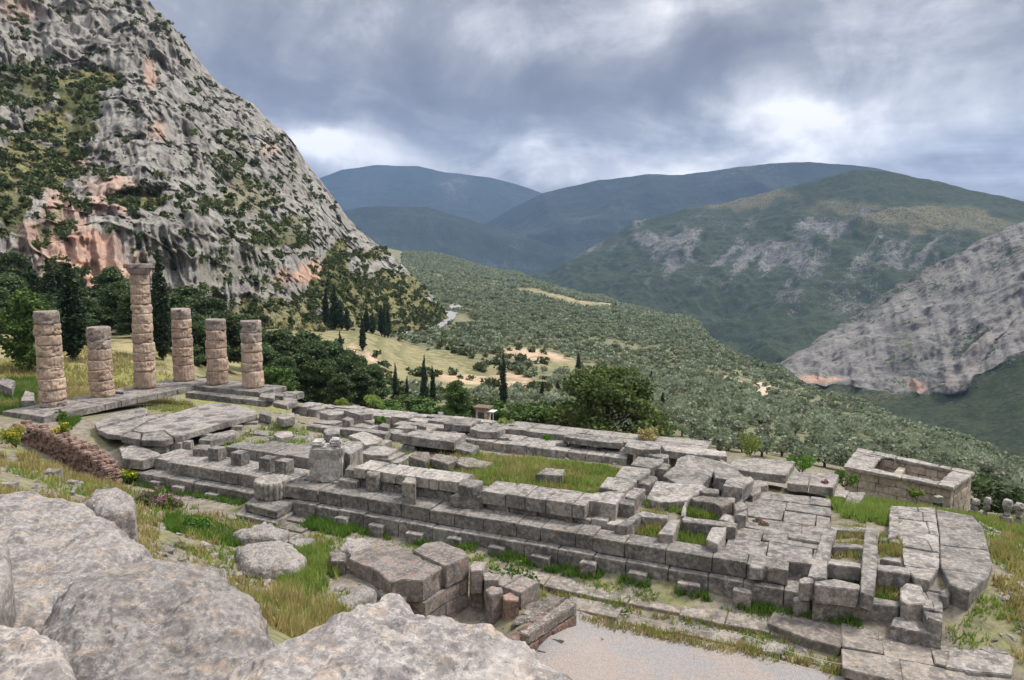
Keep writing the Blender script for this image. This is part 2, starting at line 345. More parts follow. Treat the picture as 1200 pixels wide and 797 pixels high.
HC = {-250: [(480, 70), (440, 95), (405, 125), (385, 160), (372, 220), (350, 320)], 0: [(475, 72), (430, 95), (402, 120), (388, 150), (380, 210), (372, 330)],
      150: [(470, 78), (430, 95), (402, 118), (388, 145), (380, 220), (372, 340)], 300: [(480, 80), (460, 100), (430, 130), (402, 168), (388, 220), (376, 360)],
      400: [(490, 84), (470, 110), (430, 170), (402, 220), (384, 280), (368, 420)], 500: [(500, 85), (480, 120), (450, 180), (420, 245), (396, 315), (372, 410), (340, 640), (312, 1100), (297, 1700)],
      600: [(505, 88), (480, 130), (450, 190), (420, 262), (395, 345), (370, 470), (345, 700), (328, 1100), (318, 1700)], 700: [(512, 88), (490, 125), (460, 185), (430, 255), (400, 360), (375, 520), (356, 820), (346, 1250)],
      800: [(522, 85), (500, 125), (470, 180), (440, 255), (410, 380), (386, 580), (370, 880)], 900: [(535, 80), (515, 112), (490, 160), (465, 230), (445, 330), (427, 500)],
      1000: [(552, 80), (532, 108), (510, 150), (490, 225), (472, 350)], 1100: [(580, 76), (560, 98), (540, 135), (520, 205), (506, 300)], 1200: [(610, 74), (590, 96), (570, 135), (554, 195), (543, 280)],
      1450: [(660, 74), (640, 96), (620, 135), (600, 195), (590, 280)]}
hcols = []
for px, lst in sorted(HC.items()):
    pts = [atr(px, py, r) for py, r in lst]; az = np.mean([math.atan2(p[0], p[1]) for p in pts])
    rs = [r for _, r in lst]; zs = [p[2] for p in pts]
    rmax = rs[-1]
    rs = [40.0] + rs + [rmax * 1.35, rmax * 2.2, rmax * 4]; zs = [zs[0] + 1.5] + zs
    sl_ = (zs[-1] - zs[-2]) / (rs[len(zs) - 1] - rs[len(zs) - 2])
    drop = .32 if px >= 480 else -.05
    z_ = zs[-1]
    for j in (-3, -2, -1): zs.append(z_ - drop * (rs[j] - rmax))
    hcols.append((az, rs, zs, rmax))
haz = np.array([c[0] for c in hcols]); RR = np.exp(np.linspace(math.log(40), math.log(6000), 500))
hz = np.array([np.interp(RR, c[1], c[2]) for c in hcols])
for _ in range(6): hz[:, 1:-1] = (hz[:, :-2] + 2 * hz[:, 1:-1] + hz[:, 2:]) / 4
def hill_rmax(az): return np.interp(az, haz, [c[3] for c in hcols])
def z_hill(x, y):
    az = np.arctan2(x, y); r = np.hypot(x, y)
    fi = np.clip(np.interp(az, haz, np.arange(len(haz))), 0, len(haz) - 1.001); i = fi.astype(int); t = fi - i; t = t * t * (3 - 2 * t)
    fj = np.clip((np.log(np.maximum(r, 40)) - math.log(40)) / (math.log(6000) - math.log(40)) * 499, 0, 498.99); j = fj.astype(int); s = fj - j
    g = lambda a, b: hz[a, b]
    return (g(i, j) * (1 - s) + g(i, j + 1) * s) * (1 - t) + (g(i + 1, j) * (1 - s) + g(i + 1, j + 1) * s) * t
def ground_z(x, y):
    x = np.atleast_1d(np.asarray(x, float)); y = np.atleast_1d(np.asarray(y, float)); r = np.hypot(x, y)
    wgt = np.clip((r - 58) / 20, 0, 1); wgt = wgt * wgt * (3 - 2 * wgt)
    z = np.zeros(len(x)); a = wgt < 1; b = wgt > 0
    if a.any(): z[a] += (1 - wgt[a]) * z_near(x[a], y[a])
    if b.any(): z[b] += wgt[b] * (z_hill(x[b], y[b]) + fbm(np.c_[x[b], y[b], x[b] * 0] / 45, 4, 5) * np.clip((r[b] - 80) / 60, 0, 1.0) * 1.8)
    z += fbm(np.c_[x, y, x * 0] * .7, 4, 9) * .10 * np.clip(1 - r / 90, 0, 1)
    return z
def gz1(x, y): return float(ground_z([x], [y])[0])

azs = np.concatenate([np.linspace(-2.9, -.85, 30), np.linspace(-.83, .83, 420), np.linspace(.85, 2.9, 30)]); nr = 430
rmx = hill_rmax(azs) * 2.0
lr = np.linspace(0, 1, nr)[:, None]
rg = np.exp(math.log(1.2) + (np.log(rmx)[None] - math.log(1.2)) * lr)
gx = rg * np.sin(azs)[None]; gy = rg * np.cos(azs)[None]
GXf, GYf = gx.ravel(), gy.ravel(); GZf = ground_z(GXf, GYf)
# which parts of the hillside are dry grass, bare soil or grove floor
def soft(v, a, b): t = np.clip((v - a) / (b - a), 0, 1); return t * t * (3 - 2 * t)
def project(x, y, z):
    d = y * CP - (z - CAMZ) * SP; u = y * SP + (z - CAMZ) * CP; d = np.maximum(d, 1e-3)
    return 600 + FOC * x / d, 398.5 - FOC * u / d
def patch(x, y, cx, cy, rx, ry, seed=1):
    d = np.hypot((x - cx) / rx, (y - cy) / ry) + fbm(np.c_[x, y, x * 0] / (0.5 * min(rx, ry)), 3, seed) * .35
    return soft(d, 1.15, .8)
def spot(px, py, r): q = atr(px, py, r); return q[0], q[1]
dry = np.zeros(len(GXf)); bare = np.zeros(len(GXf)); open_ = np.zeros(len(GXf))
OPEN = []                                                                  # clearings: where no olive trees grow
for px, py, r, rx, ry, kind in [(110, 400, 118, 26, 24, 'dry'), (60, 425, 98, 30, 12, 'grass'), (170, 440, 92, 24, 9, 'grass'), (410, 411, 195, 7, 15, 'bare'), (530, 442, 185, 34, 36, 'field'), (510, 455, 165, 24, 20, 'field'), (560, 448, 195, 14, 12, 'bare'), (470, 410, 225, 36, 24, 'field'),
                                (620, 412, 280, 15, 26, 'bare'), (650, 425, 258, 15, 16, 'field'), (440, 400, 250, 34, 22, 'field'), (660, 340, 800, 60, 90, 'field'), (620, 322, 1250, 60, 60, 'bare'), (590, 335, 950, 70, 40, 'field'),
                                (690, 352, 850, 45, 30, 'bare'), (860, 455, 290, 9, 7, 'bare'), (700, 350, 1000, 36, 30, 'bare'), (500, 300, 1550, 60, 30, 'bare'), (600, 440, 205, 6, 16, 'bare'), (350, 395, 200, 22, 20, 'field'), (300, 392, 190, 30, 16, 'field')]:
    cx, cy = spot(px, py, r); m_ = patch(GXf, GYf, cx, cy, rx, ry, int(px)); OPEN.append((cx, cy, rx, ry))
    if kind == 'dry': dry = np.maximum(dry, m_)
    elif kind == 'bare': bare = np.maximum(bare, m_)
    elif kind == 'field': dry = np.maximum(dry, m_ * .62)
    else: open_ = np.maximum(open_, m_)
m, kk, b = new_mat('ground_soil')
p = kk.node('ShaderNodeNewGeometry').outputs['Position']
na = kk.noise(p, .35, 6, .6); nb = kk.noise(p, 2.4, 6, .65); nc = kk.noise(p, 11, 5, .7); nbig = kk.noise(p, .04, 5, .6)
soil = kk.mix(kk.step(nb, .35, .65), (.15, .125, .095), (.27, .235, .19)); soil = kk.mix(kk.math('MULTIPLY', kk.step(nc, .55, .68), .6), soil, (.36, .33, .29))
green = kk.mix(kk.step(nb, .35, .65), (.10, .12, .035), (.22, .20, .085))
near = kk.mix(kk.math('MULTIPLY', kk.step(kk.math('ADD', kk.math('MULTIPLY', na, .8), kk.math('ADD', kk.math('MULTIPLY', nb, .4), kk.math('MULTIPLY', nc, .35))), .74, .92), .85), soil, green)
grove = kk.mix(kk.step(nbig, .4, .62), (.11, .12, .065), (.165, .155, .085)); grove = kk.mix(kk.step(na, .4, .65), grove, (.205, .19, .11))
far_ = kk.attr('far'); col = kk.mix(far_, near, grove)
col = kk.mix(kk.attr('turf'), col, kk.mix(kk.step(nb, .35, .65), (.11, .15, .03), (.27, .235, .085)))
col = kk.mix(kk.attr('dry'), col, kk.mix(kk.step(kk.math('ADD', kk.math('MULTIPLY', na, .6), kk.math('MULTIPLY', nb, .4)), .38, .62), (.17, .165, .065), (.36, .29, .16)))
col = kk.mix(kk.attr('bare'), col, kk.mix(kk.step(na, .35, .65), (.34, .24, .15), (.5, .38, .26)))
ter = kk.node('ShaderNodeSeparateXYZ'); kk.put(ter.inputs[0], p); tw = kk.math('SINE', kk.math('ADD', kk.math('MULTIPLY', ter.outputs[2], 2.2), kk.math('MULTIPLY', na, 9.0)))
col = kk.mix(kk.math('MULTIPLY', kk.math('MULTIPLY', kk.step(tw, .3, .8), kk.attr('dry')), kk.math('MULTIPLY', far_, .95)), col, (.115, .115, .05))
kk.put(b.inputs['Base Color'], col); bump(kk, b, kk.math('ADD', nb, nc), .7, .05)
GROUNDM = m
rr = np.hypot(GXf, GYf)
gm = mesh_np('ground', np.c_[GXf, GYf, GZf], grid_faces(nr, len(azs))[:, ::-1], GROUNDM, {'far': soft(rr, 72, 100), 'dry': dry, 'bare': bare, 'turf': open_}, True)
tag(link('ground', gm), kind='structure')

# ------------------------------------------------------------------ mountains
def hill_mesh(name, cols, nrow, ncol, disp, matl, amps=None, attrf=None, prof=None, kind='structure', back=.5):
    """terrain sheet: each column is a compass line given by foot (py, distance) ... crest (py, distance); beyond the crest it falls away"""
    pxs = np.array([c[0] for c in cols], float); npt = len(cols[0][1])
    pyc = np.array([[q[0] for q in c[1]] for c in cols], float); rc = np.array([[q[1] for q in c[1]] for c in cols], float)
    gpx = np.linspace(pxs[0], pxs[-1], ncol); tt = np.linspace(0, 1, nrow)
    tk = np.linspace(0, 1, npt)
    PY = np.array([np.interp(gpx, pxs, pyc[:, j]) for j in range(npt)]); RC = np.array([np.interp(gpx, pxs, rc[:, j]) for j in range(npt)])
    py = np.array([np.interp(tt, tk, PY[:, i]) for i in range(ncol)]).T; r = np.array([np.interp(tt, tk, RC[:, i]) for i in range(ncol)]).T
    gx_ = np.tile(gpx, (nrow, 1)); a = (gx_ - 600) / FOC; bb = (py - 398.5) / FOC
    dx, dy, dz = a, CP - bb * SP, -bb * CP - SP; t = r / np.hypot(dx, dy)
    X, Y, Z = dx * t, dy * t, CAMZ + dz * t
    T = np.tile(tt[:, None], (1, ncol))
    # the far side
    nb_ = 14; ex = np.linspace(1, nb_, nb_)[:, None] / nb_
    hgt = (Z[-1] - Z[0]).max()
    f = 1 + ex * back; Xb, Yb = X[-1] * f, Y[-1] * f; Zb = Z[-1] - (np.hypot(Xb, Yb) - np.hypot(X[-1], Y[-1])) * .6
    X = np.vstack([X, Xb]); Y = np.vstack([Y, Yb]); Z = np.vstack([Z, Zb]); T = np.vstack([T, np.ones_like(Xb)]); PYb = np.vstack([py, np.tile(py[-1], (nb_, 1))]); GX_ = np.vstack([gx_, np.tile(gpx, (nb_, 1))])
    P = np.c_[X.ravel(), Y.ravel(), Z.ravel()]
    at_ = attrf(GX_.ravel(), PYb.ravel(), T.ravel(), P) if attrf else {}
    P = disp(P, T.ravel(), GX_.ravel(), PYb.ravel(), at_)
    me = mesh_np(name, P, grid_faces(nrow + nb_, ncol), matl, at_, True)
    o = link(name, me); tag(o, kind=kind); return o, P, (nrow + nb_, ncol), at_

def blobs2(x, y, lst, seed, a=1.2, b=.6):
    out_ = np.zeros(len(x))
    for cx, cy, rx, ry, amt in lst:
        d = np.hypot((x - cx) / rx, (y - cy) / ry) + fbm(np.c_[x, y, x * 0] / 16, 4, seed) * .55
        out_ = np.maximum(out_, soft(d, a, b) * amt)
    return out_
def mount_mat(name, rock_d, rock_m, rock_l, veg_d, veg_l, grass, stain, s, bumpd, mixn=1.5):
    m, k, b = new_mat(name, .95, .1); p = k.node('ShaderNodeNewGeometry').outputs['Position']
    mp = k.node('ShaderNodeMapping'); k.put(mp.inputs[0], p); mp.inputs['Scale'].default_value = (1, 1, .35); pv = mp.outputs[0]
    a = k.noise(pv, .05 * s, 7, .65, .4); c = k.noise(pv, .22 * s, 7, .7, .3); d = k.noise(p, .9 * s, 6, .7)
    rock = k.mix(k.step(a, .36, .6), rock_d, rock_m); rock = k.mix(k.step(k.math('ADD', k.math('MULTIPLY', c, .6), k.math('MULTIPLY', d, .4)), .45, .64), rock, rock_l)
    rock = k.mix(k.math('MULTIPLY', k.step(c, .46, .36), .75), rock, tuple(x * .42 for x in rock_d))
    rock = k.mix(k.math('MULTIPLY', k.attr('stain'), k.step(a, .3, .55)), rock, k.mix(k.step(c, .4, .65), stain, tuple(min(1, x * 1.35) for x in stain)))
    veg = k.mix(k.step(k.math('ADD', k.math('MULTIPLY', c, .5), k.math('MULTIPLY', d, .5)), .42, .6), veg_d, veg_l)
    veg = k.mix(k.math('MULTIPLY', k.attr('grass'), k.step(d, .40, .6)), veg, grass)
    f = k.step(k.math('ADD', k.attr('veg'), k.math('MULTIPLY', k.math('SUBTRACT', k.math('ADD', k.math('MULTIPLY', c, .5), k.math('MULTIPLY', d, .5)), .5), mixn)), .42, .58)
    k.put(b.inputs['Base Color'], k.mix(f, rock, veg)); bump(k, b, k.math('ADD', c, k.math('MULTIPLY', d, .6)), .9, bumpd)
    return m
CLIFFM = mount_mat('cliff_rock', (.17, .158, .143), (.275, .257, .23), (.40, .374, .33), (.06, .07, .028), (.13, .13, .055), (.28, .24, .12), (.52, .30, .21), 1.0, 1.2)
SLOPEM = mount_mat('mountain_slope', (.12, .113, .104), (.2, .187, .17), (.31, .29, .262), (.032, .044, .024), (.058, .07, .038), (.2, .17, .095), (.4, .25, .17), .22, 5, 3.2)
FARM = mount_mat('far_slope', (.10, .10, .095), (.13, .125, .115), (.18, .17, .155), (.026, .035, .024), (.042, .052, .034), (.09, .085, .06), (.3, .2, .15), .08, 12)

CL = [(-320, [(410, 165), (250, 205), (60, 300), (-420, 420)]), (-120, [(405, 172), (240, 215), (100, 320), (-190, 430)]), (0, [(402, 178), (255, 215), (110, 330), (-95, 430)]), (90, [(400, 184), (275, 218), (130, 320), (-40, 430)]),
      (165, [(398, 190), (270, 222), (120, 320), (0, 430)]), (200, [(396, 196), (270, 228), (140, 325), (34, 430)]), (245, [(394, 205), (280, 240), (170, 330), (93, 430)]), (300, [(393, 215), (300, 260), (205, 340), (131, 430)]),
      (340, [(392, 232), (310, 275), (230, 350), (166, 430)]), (370, [(391, 245), (320, 290), (258, 360), (210, 430)]), (390, [(390, 255), (325, 300), (280, 365), (234, 430)]), (420, [(389, 275), (338, 315), (305, 370), (272, 430)]),
      (450, [(388, 298), (350, 335), (320, 380), (293, 425)]), (480, [(388, 325), (365, 350), (342, 385), (319, 420)]), (505, [(390, 350), (375, 372), (360, 390), (345, 415)]), (525, [(392, 375), (385, 388), (380, 400), (371, 412)]), (548, [(400, 390), (398, 398), (396, 405), (393, 412)])]
def cliff_attr(x, y, t, P):
    veg = blobs2(x, y, [(40, 200, 70, 36, .75), (110, 100, 55, 14, .8), (70, 155, 40, 22, .7), (10, 250, 40, 40, .65), (150, 240, 40, 10, .9), (60, 270, 30, 30, .5), (90, 130, 30, 30, .7), (290, 235, 55, 26, .5), (330, 275, 45, 26, .55), (300, 320, 80, 22, .4),
                         (420, 350, 70, 40, .8), (470, 345, 40, 30, .85), (500, 370, 60, 24, .9), (330, 365, 60, 22, .6), (440, 300, 26, 10, .6), (270, 190, 20, 40, .45), (395, 310, 16, 26, .8), (20, 110, 60, 30, .55), (230, 345, 40, 25, .35), (300, 385, 260, 16, .85)], 21)
    veg = veg * .72 + .14
    grass = blobs2(x, y, [(40, 190, 60, 60, .9), (200, 240, 50, 14, 1), (300, 240, 50, 40, 1), (460, 330, 60, 60, .85), (330, 375, 200, 30, 1), (90, 95, 60, 16, .9), (440, 300, 60, 30, .7)], 33)
    stain = blobs2(x, y, [(100, 305, 55, 34, .9), (60, 285, 35, 40, .7), (175, 95, 8, 22, .7), (185, 160, 10, 14, .5), (380, 325, 46, 16, .95), (130, 235, 30, 24, .55), (70, 250, 24, 20, .6), (250, 375, 30, 18, .6), (120, 320, 45, 26, .8), (50, 225, 24, 12, .4), (90, 200, 20, 12, .4), (330, 325, 14, 12, .6), (240, 40, 10, 14, .4), (20, 20, 20, 20, .4), (315, 180, 12, 10, .35)], 44)
    return {'veg': veg, 'grass': grass, 'stain': stain * .85}
def cliff_disp(P, t, x, y, at_):
    rad = P.copy(); rad[:, 2] = 0; L = np.linalg.norm(rad, axis=1, keepdims=True); rad /= L
    env = soft(t, 0, .06) * (1 - .35 * soft(t, .9, 1)); hard = 1 - .55 * np.clip(at_['veg'] + at_['grass'] * .4, 0, 1)
    az_ = np.arctan2(P[:, 0], P[:, 1]); r0_ = np.hypot(P[:, 0], P[:, 1]); Lq = np.c_[az_ * 300 + P[:, 2] * .10, r0_ * .05, P[:, 2] * .24]; Lq = Lq + fbm(P / 24, 3, 2)[:, None] * 4
    d = ridged(Lq / 36, 5, 3, .58) * 15 + ridged(Lq / 11, 4, 8, .62) * 7.5 + ridged(Lq / 4, 3, 12, .6) * 3.2 + fbm(P / 2.2, 3, 15) * 1.3 + fbm(P * np.array([.4, .4, 1]) / 7, 3, 16) * 2.6
    d = d + 4.2 * np.exp(-(vnoise(Lq / 8, 41) / .10) ** 2) * (vnoise(P / 15, 42) > -.2) + 2.2 * np.exp(-(vnoise(Lq / 3.4 + 9, 43) / .12) ** 2) + 2.6 * np.exp(-(vnoise(np.c_[Lq[:, 0] / 26, Lq[:, 1], P[:, 2] / 7], 44) / .10) ** 2)
    d = d * env * hard
    out_ = P - rad * d[:, None]
    out_[:, 2] += (fbm(P / 9, 4, 18) * 2.2 + ridged(P / 26, 3, 19) * 2.0) * env * hard
    return out_
cliff, cliffP, cshape, cat_ = hill_mesh('mountain', CL, 440, 560, cliff_disp, CLIFFM, attrf=cliff_attr, back=1.2)

FARA = [(240, [(330, 6000), (290, 7200), (260, 8300)]), (340, [(330, 6000), (280, 7200), (238, 8300)]), (372, [(330, 6000), (270, 7200), (211, 8300)]), (400, [(330, 6000), (262, 7200), (200, 8300)]), (440, [(330, 6000), (260, 7200), (194, 8300)]), (490, [(330, 6000), (260, 7200), (196, 8300)]), (520, [(330, 6000), (265, 7200), (203, 8300)]),
        (575, [(330, 6000), (272, 7200), (209, 8300)]), (605, [(330, 6000), (278, 7200), (217, 8300)]), (636, [(330, 6000), (280, 7200), (227, 8300)]), (700, [(340, 6000), (300, 7200), (250, 8300)]), (800, [(345, 6000), (320, 7200), (280, 8300)])]
FARB = [(300, [(340, 4000), (310, 4500), (268, 5000)]), (380, [(340, 4000), (300, 4500), (252, 5000)]), (430, [(340, 4000), (295, 4500), (243, 5000)]), (500, [(340, 4000), (300, 4500), (245, 5000)]), (560, [(342, 4000), (310, 4500), (262, 5000)]), (600, [(345, 3900), (315, 4500), (272, 4900)]), (650, [(350, 3800), (325, 4300), (290, 4700)]), (720, [(355, 3600), (335, 4000), (315, 4300)]), (800, [(370, 3500), (350, 3900), (330, 4200)])]
FARC = [(560, [(350, 4600), (315, 5200), (268, 6100)]), (600, [(350, 4600), (300, 5200), (243, 6100)]), (636, [(350, 4600), (290, 5200), (226, 6100)]), (700, [(350, 4600), (280, 5200), (212, 6100)]), (760, [(350, 4500), (275, 5200), (205, 6000)]), (800, [(350, 4500), (272, 5200), (204, 6000)]), (850, [(350, 4400), (265, 5200), (197, 6000)]), (900, [(350, 4400), (265, 5200), (191, 6000)]), (950, [(350, 4400), (265, 5200), (189, 6000)]),
        (1000, [(350, 4400), (270, 5200), (193, 6000)]), (1060, [(350, 4400), (280, 5200), (205, 6000)]), (1200, [(360, 4400), (300, 5200), (250, 6000)])]
MASS = [(540, [(352, 3000), (348, 3100), (345, 3200), (342, 3300)]), (600, [(352, 2900), (346, 3100), (338, 3200), (330, 3400)]), (650, [(360, 2700), (350, 2900), (335, 3100), (316, 3400)]), (700, [(385, 2400), (350, 2700), (320, 3000), (287, 3400)]), (740, [(400, 2200), (350, 2600), (310, 2950), (262, 3400)]), (800, [(430, 1900), (370, 2300), (310, 2800), (247, 3350)]), (850, [(450, 1650), (390, 2100), (310, 2700), (238, 3300)]), (900, [(470, 1500), (400, 2000), (310, 2650), (226, 3250)]),
        (950, [(490, 1350), (410, 1900), (305, 2600), (213, 3200)]), (1000, [(505, 1300), (420, 1850), (305, 2550), (198, 3200)]), (1035, [(510, 1250), (420, 1850), (300, 2500), (199, 3200)]), (1100, [(525, 1200), (425, 1800), (305, 2450), (213, 3150)]), (1200, [(545, 1150), (430, 1750), (320, 2400), (236, 3100)]), (1330, [(570, 1100), (450, 1700), (340, 2400), (280, 3000)]), (1500, [(590, 1100), (470, 1700), (370, 2400), (320, 3000)])]
CRAG = [(840, [(520, 900), (490, 1010), (478, 1060), (470, 1100)]), (890, [(525, 860), (455, 1020), (447, 1060), (440, 1110)]), (920, [(530, 820), (446, 1040), (434, 1090), (420, 1180)]), (960, [(540, 780), (446, 1040), (425, 1120), (393, 1260)]), (1000, [(550, 750), (453, 1010), (415, 1120), (368, 1320)]), (1050, [(565, 720), (458, 990), (400, 1130), (333, 1380)]), (1090, [(575, 700), (458, 980), (390, 1130), (310, 1410)]), (1130, [(590, 690), (450, 980), (375, 1140), (291, 1440)]), (1160, [(600, 680), (430, 1000), (355, 1150), (275, 1460)]), (1200, [(610, 670), (410, 1010), (335, 1160), (254, 1480)]), (1300, [(630, 670), (400, 1010), (300, 1180), (205, 1500)]), (1500, [(650, 670), (380, 1010), (270, 1180), (170, 1500)])]
def far_attr(x, y, t, P): n_ = fbm(P / 700, 4, 61); return {'veg': .72 + .35 * n_, 'grass': soft(n_, .0, .5) * .5, 'stain': np.zeros(len(x))}
def far_disp(P, t, x, y, at_):
    o_ = P.copy(); env = soft(t, 0, .2)
    o_[:, 2] += (ridged(P / 1500, 5, 71) * 130) * env * (1 - .88 * soft(t, .75, 1)) + fbm(P / 160, 4, 72) * 9 * env; return o_
def mass_attr(x, y, t, P):
    q = np.c_[(x * .8 + y * .62) / 26, (x * -.62 + y * .8) / 95, x * 0]                 # limestone ribs running down across the slope
    ribs = soft(ridged(q, 4, 81), .05, .5)
    rock = blobs2(x, y, [(770, 290, 60, 60, .75), (740, 330, 40, 40, .6), (880, 320, 110, 34, .8), (960, 280, 60, 24, .9), (1010, 258, 16, 8, 1), (850, 262, 80, 22, .45), (800, 345, 30, 16, .7), (1060, 300, 60, 30, .85), (1020, 330, 45, 30, .6), (900, 370, 50, 20, .5), (690, 288, 30, 20, .6), (1000, 380, 60, 40, .5), (830, 300, 120, 60, .45)], 82, 1.6, .2)
    grass = blobs2(x, y, [(860, 232, 60, 16, 1), (1080, 265, 80, 20, 1), (1150, 275, 60, 14, .8), (1000, 245, 40, 10, .7), (960, 250, 20, 8, .6)], 83)
    stain = blobs2(x, y, [(1040, 221, 40, 6, .5)], 84)
    return {'veg': np.clip(.93 - rock * (.27 + .42 * ribs) - stain * .3 + fbm(P / 120, 3, 85) * .14, 0, 1.1), 'grass': grass, 'stain': stain}
def mass_disp(P, t, x, y, at_):
    o_ = P.copy(); env = soft(t, 0, .12); bare_ = np.clip(1 - at_['veg'], 0, 1)
    o_[:, 2] += (ridged(P / 480, 6, 91, .55) * 84) * env * (1 - .9 * soft(t, .72, 1)) + fbm(P / 70, 4, 92) * (5 + 12 * bare_) * env + ridged(P / 45, 4, 93, .6) * 16 * bare_ * env
    return o_
def crag_attr(x, y, t, P):
    rock = soft(t, .30, .36) * (1 - .25 * soft(t, .9, 1))
    veg = 1 - rock * .80
    veg = veg + blobs2(x, y, [(1060, 400, 22, 40, .5), (1120, 340, 30, 14, .45), (1180, 300, 30, 14, .4), (1010, 400, 20, 12, .4), (1150, 400, 40, 20, .5), (1170, 360, 20, 20, .3), (1000, 370, 60, 8, .4)], 101, 1.7, .1) * .6
    scree = soft(np.abs(x - (1128 + (y - 440) * -.95 - 14 * np.sin((y - 340) / 36))) / (4 + .16 * np.clip(y - 360, 0, 90)), 1.2, .7) * soft(y, 345, 365) * soft(y, 462, 448)
    return {'veg': np.clip(veg + fbm(P / 60, 3, 102) * .25 * (.4 + rock) - scree * 1.2, 0, 1.1), 'grass': .35 * soft(fbm(P / 90, 3, 103), .1, .5), 'stain': np.clip(blobs2(x, y, [(1076, 446, 14, 7, 1), (960, 440, 40, 4, .8), (1180, 470, 30, 5, .7)], 104) + scree * .08, 0, 1)}
def crag_disp(P, t, x, y, at_):
    rad = P.copy(); rad[:, 2] = 0; rad /= np.linalg.norm(rad, axis=1, keepdims=True); rock = np.clip(1.05 - at_['veg'], 0, 1); env = soft(t, 0, .1)
    az_ = np.arctan2(P[:, 0], P[:, 1]); r0_ = np.hypot(P[:, 0], P[:, 1]); q = np.c_[az_ * 1250 + P[:, 2] * .35, r0_ * .05, P[:, 2] * .3]
    d = (ridged(q / 85, 5, 111, .6) * 38 + ridged(q / 24, 4, 114, .6) * 13 + fbm(P / 14, 4, 112) * 6) * (.12 + rock) * env
    o_ = P - rad * d[:, None]; o_[:, 2] += (fbm(P / 28, 4, 113) * 7 * (.25 + rock)) * env; return o_
hill_mesh('hills', FARA, 90, 220, far_disp, FARM, attrf=far_attr); hill_mesh('hills', FARC, 110, 260, far_disp, FARM, attrf=far_attr); hill_mesh('hills', FARB, 80, 200, far_disp, FARM, attrf=far_attr)
massif = hill_mesh('mountains', MASS, 260, 420, mass_disp, SLOPEM, attrf=mass_attr)
crag = hill_mesh('mountains', CRAG, 260, 330, crag_disp, SLOPEM, attrf=crag_attr)

# ------------------------------------------------------------------ the temple: platform and columns
def tiles(u0, u1, v0, v1, z0, z1, du, dv, jit=.03, zj=.02, seed=1, drop=0.0):
    r_ = random.Random(seed); out_ = []; v = v0
    while v < v1 - .05:
        ve = min(v1, v + dv * r_.uniform(.8, 1.2));  ve = v1 if v1 - ve < dv * .4 else ve
        u = u0 - 0.0
        while u < u1 - .05:
            ue = min(u1, u + du * r_.uniform(.65, 1.35)); ue = u1 if u1 - ue < du * .35 else ue
            j = lambda: r_.uniform(-jit, jit)
            if r_.random() >= drop: out_.append(([(u + .012 + j() * .3, v + .012 + j()), (ue - .012 + j() * .3, v + .012 + j()), (ue - .012 + j() * .3, ve - .012 + j()), (u + .012 + j() * .3, ve - .012 + j())], z0, z1 + r_.uniform(-zj, zj)))
            u = ue
        v = ve
    return out_
def tiled(name, label, cat, u0, u1, v0, v1, zt, h, du, dv, mat, seed=1, zj=.02, cut=.32, amp=.018, group=None, drop=0.0, chip=.045, jit=.03):
    o = course(name, mat, None, tiles(u0, u1, v0, v1, zt - h, zt, du, dv, jit, zj, seed, drop), u0, v0, zt - h, cut, amp, chip)
    return tag(o, label, cat, group, None if cat else 'structure')
tiled('stone_platform', 'long grey slab platform under the three leftmost columns', 'platform', -1.6, 3.1, -1.6, 15.2, 0, .5, 1.6, 1.7, SLAB, 4)
sp = thing('stone_platform', 'stepped grey slab platform under the three rightmost columns', 'platform', (*uv(3.15, -1.6), -.9), TH)
course('top_step', SLAB, sp, tiles(3.15, 10.6, -1.6, 1.75, -.42, 0, 1.5, 1.6, .04, .02, 5), 3.15, -1.6, -.9)
course('lower_step', GREY, sp, tiles(3.2, 12.3, 1.78, 2.9, -.9, -.40, 1.6, 1.2, .06, .03, 6) + tiles(10.7, 12.6, -1.6, 1.75, -.9, -.38, 1.1, 1.2, .06, .05, 7), 3.15, -1.6, -.9)
for c, pts, zt, h, lab in [('A', [(815, 118), (840, 92), (905, 100), (890, 130)], -.12, .3, 'worn block at the foot of the rightmost column'), ('A', [(868, 108), (890, 90), (948, 98), (940, 118)], -.15, .35, 'pale block on the step right of the rightmost column'),
                           ('A', [(885, 150), (930, 118), (1016, 128), (1010, 148), (960, 165)], -.45, .4, 'broad flat slab ending the steps right of the columns')]:
    pblock(c, pts, zt, h, 'stone_block', lab, 'stone block', GREY)
pblock('A', [(-40, 262), (60, 225), (200, 180), (238, 183), (236, 212), (110, 245), (-30, 285)], -.38, .38, 'stone_slab', 'long low step slab between the left columns and the great paved floor', 'stone slab', STAIN)
pblock('A', [(98, 330), (150, 305), (205, 312), (200, 348)], -.5, .42, 'stone_slab', 'cracked corner slab at the left tip of the great paved floor', 'stone slab', SLAB)
pblock('A', [(203, 350), (212, 316), (320, 300), (372, 336), (330, 352)], -.5, .42, 'stone_slab', 'thick front slab overhanging a dark gap beside the yellow bush', 'stone slab', SLAB)
pblock('A', [(160, 300), (240, 250), (345, 215), (430, 190), (560, 152), (700, 160), (800, 188), (806, 212), (700, 238), (540, 285), (378, 334), (325, 298), (215, 310)], -.5, .42, 'stone_slab', 'great paved floor slab with dark round stains in front of the columns', 'stone slab', STAIN, cut=.35)
pblock('A', [(-30, 292), (60, 268), (230, 222), (340, 212), (235, 248), (150, 300), (95, 325), (30, 320)], -.55, .35, 'stone_slab', 'flat slab in shade behind the rubble wall tip', 'stone slab', SLAB)
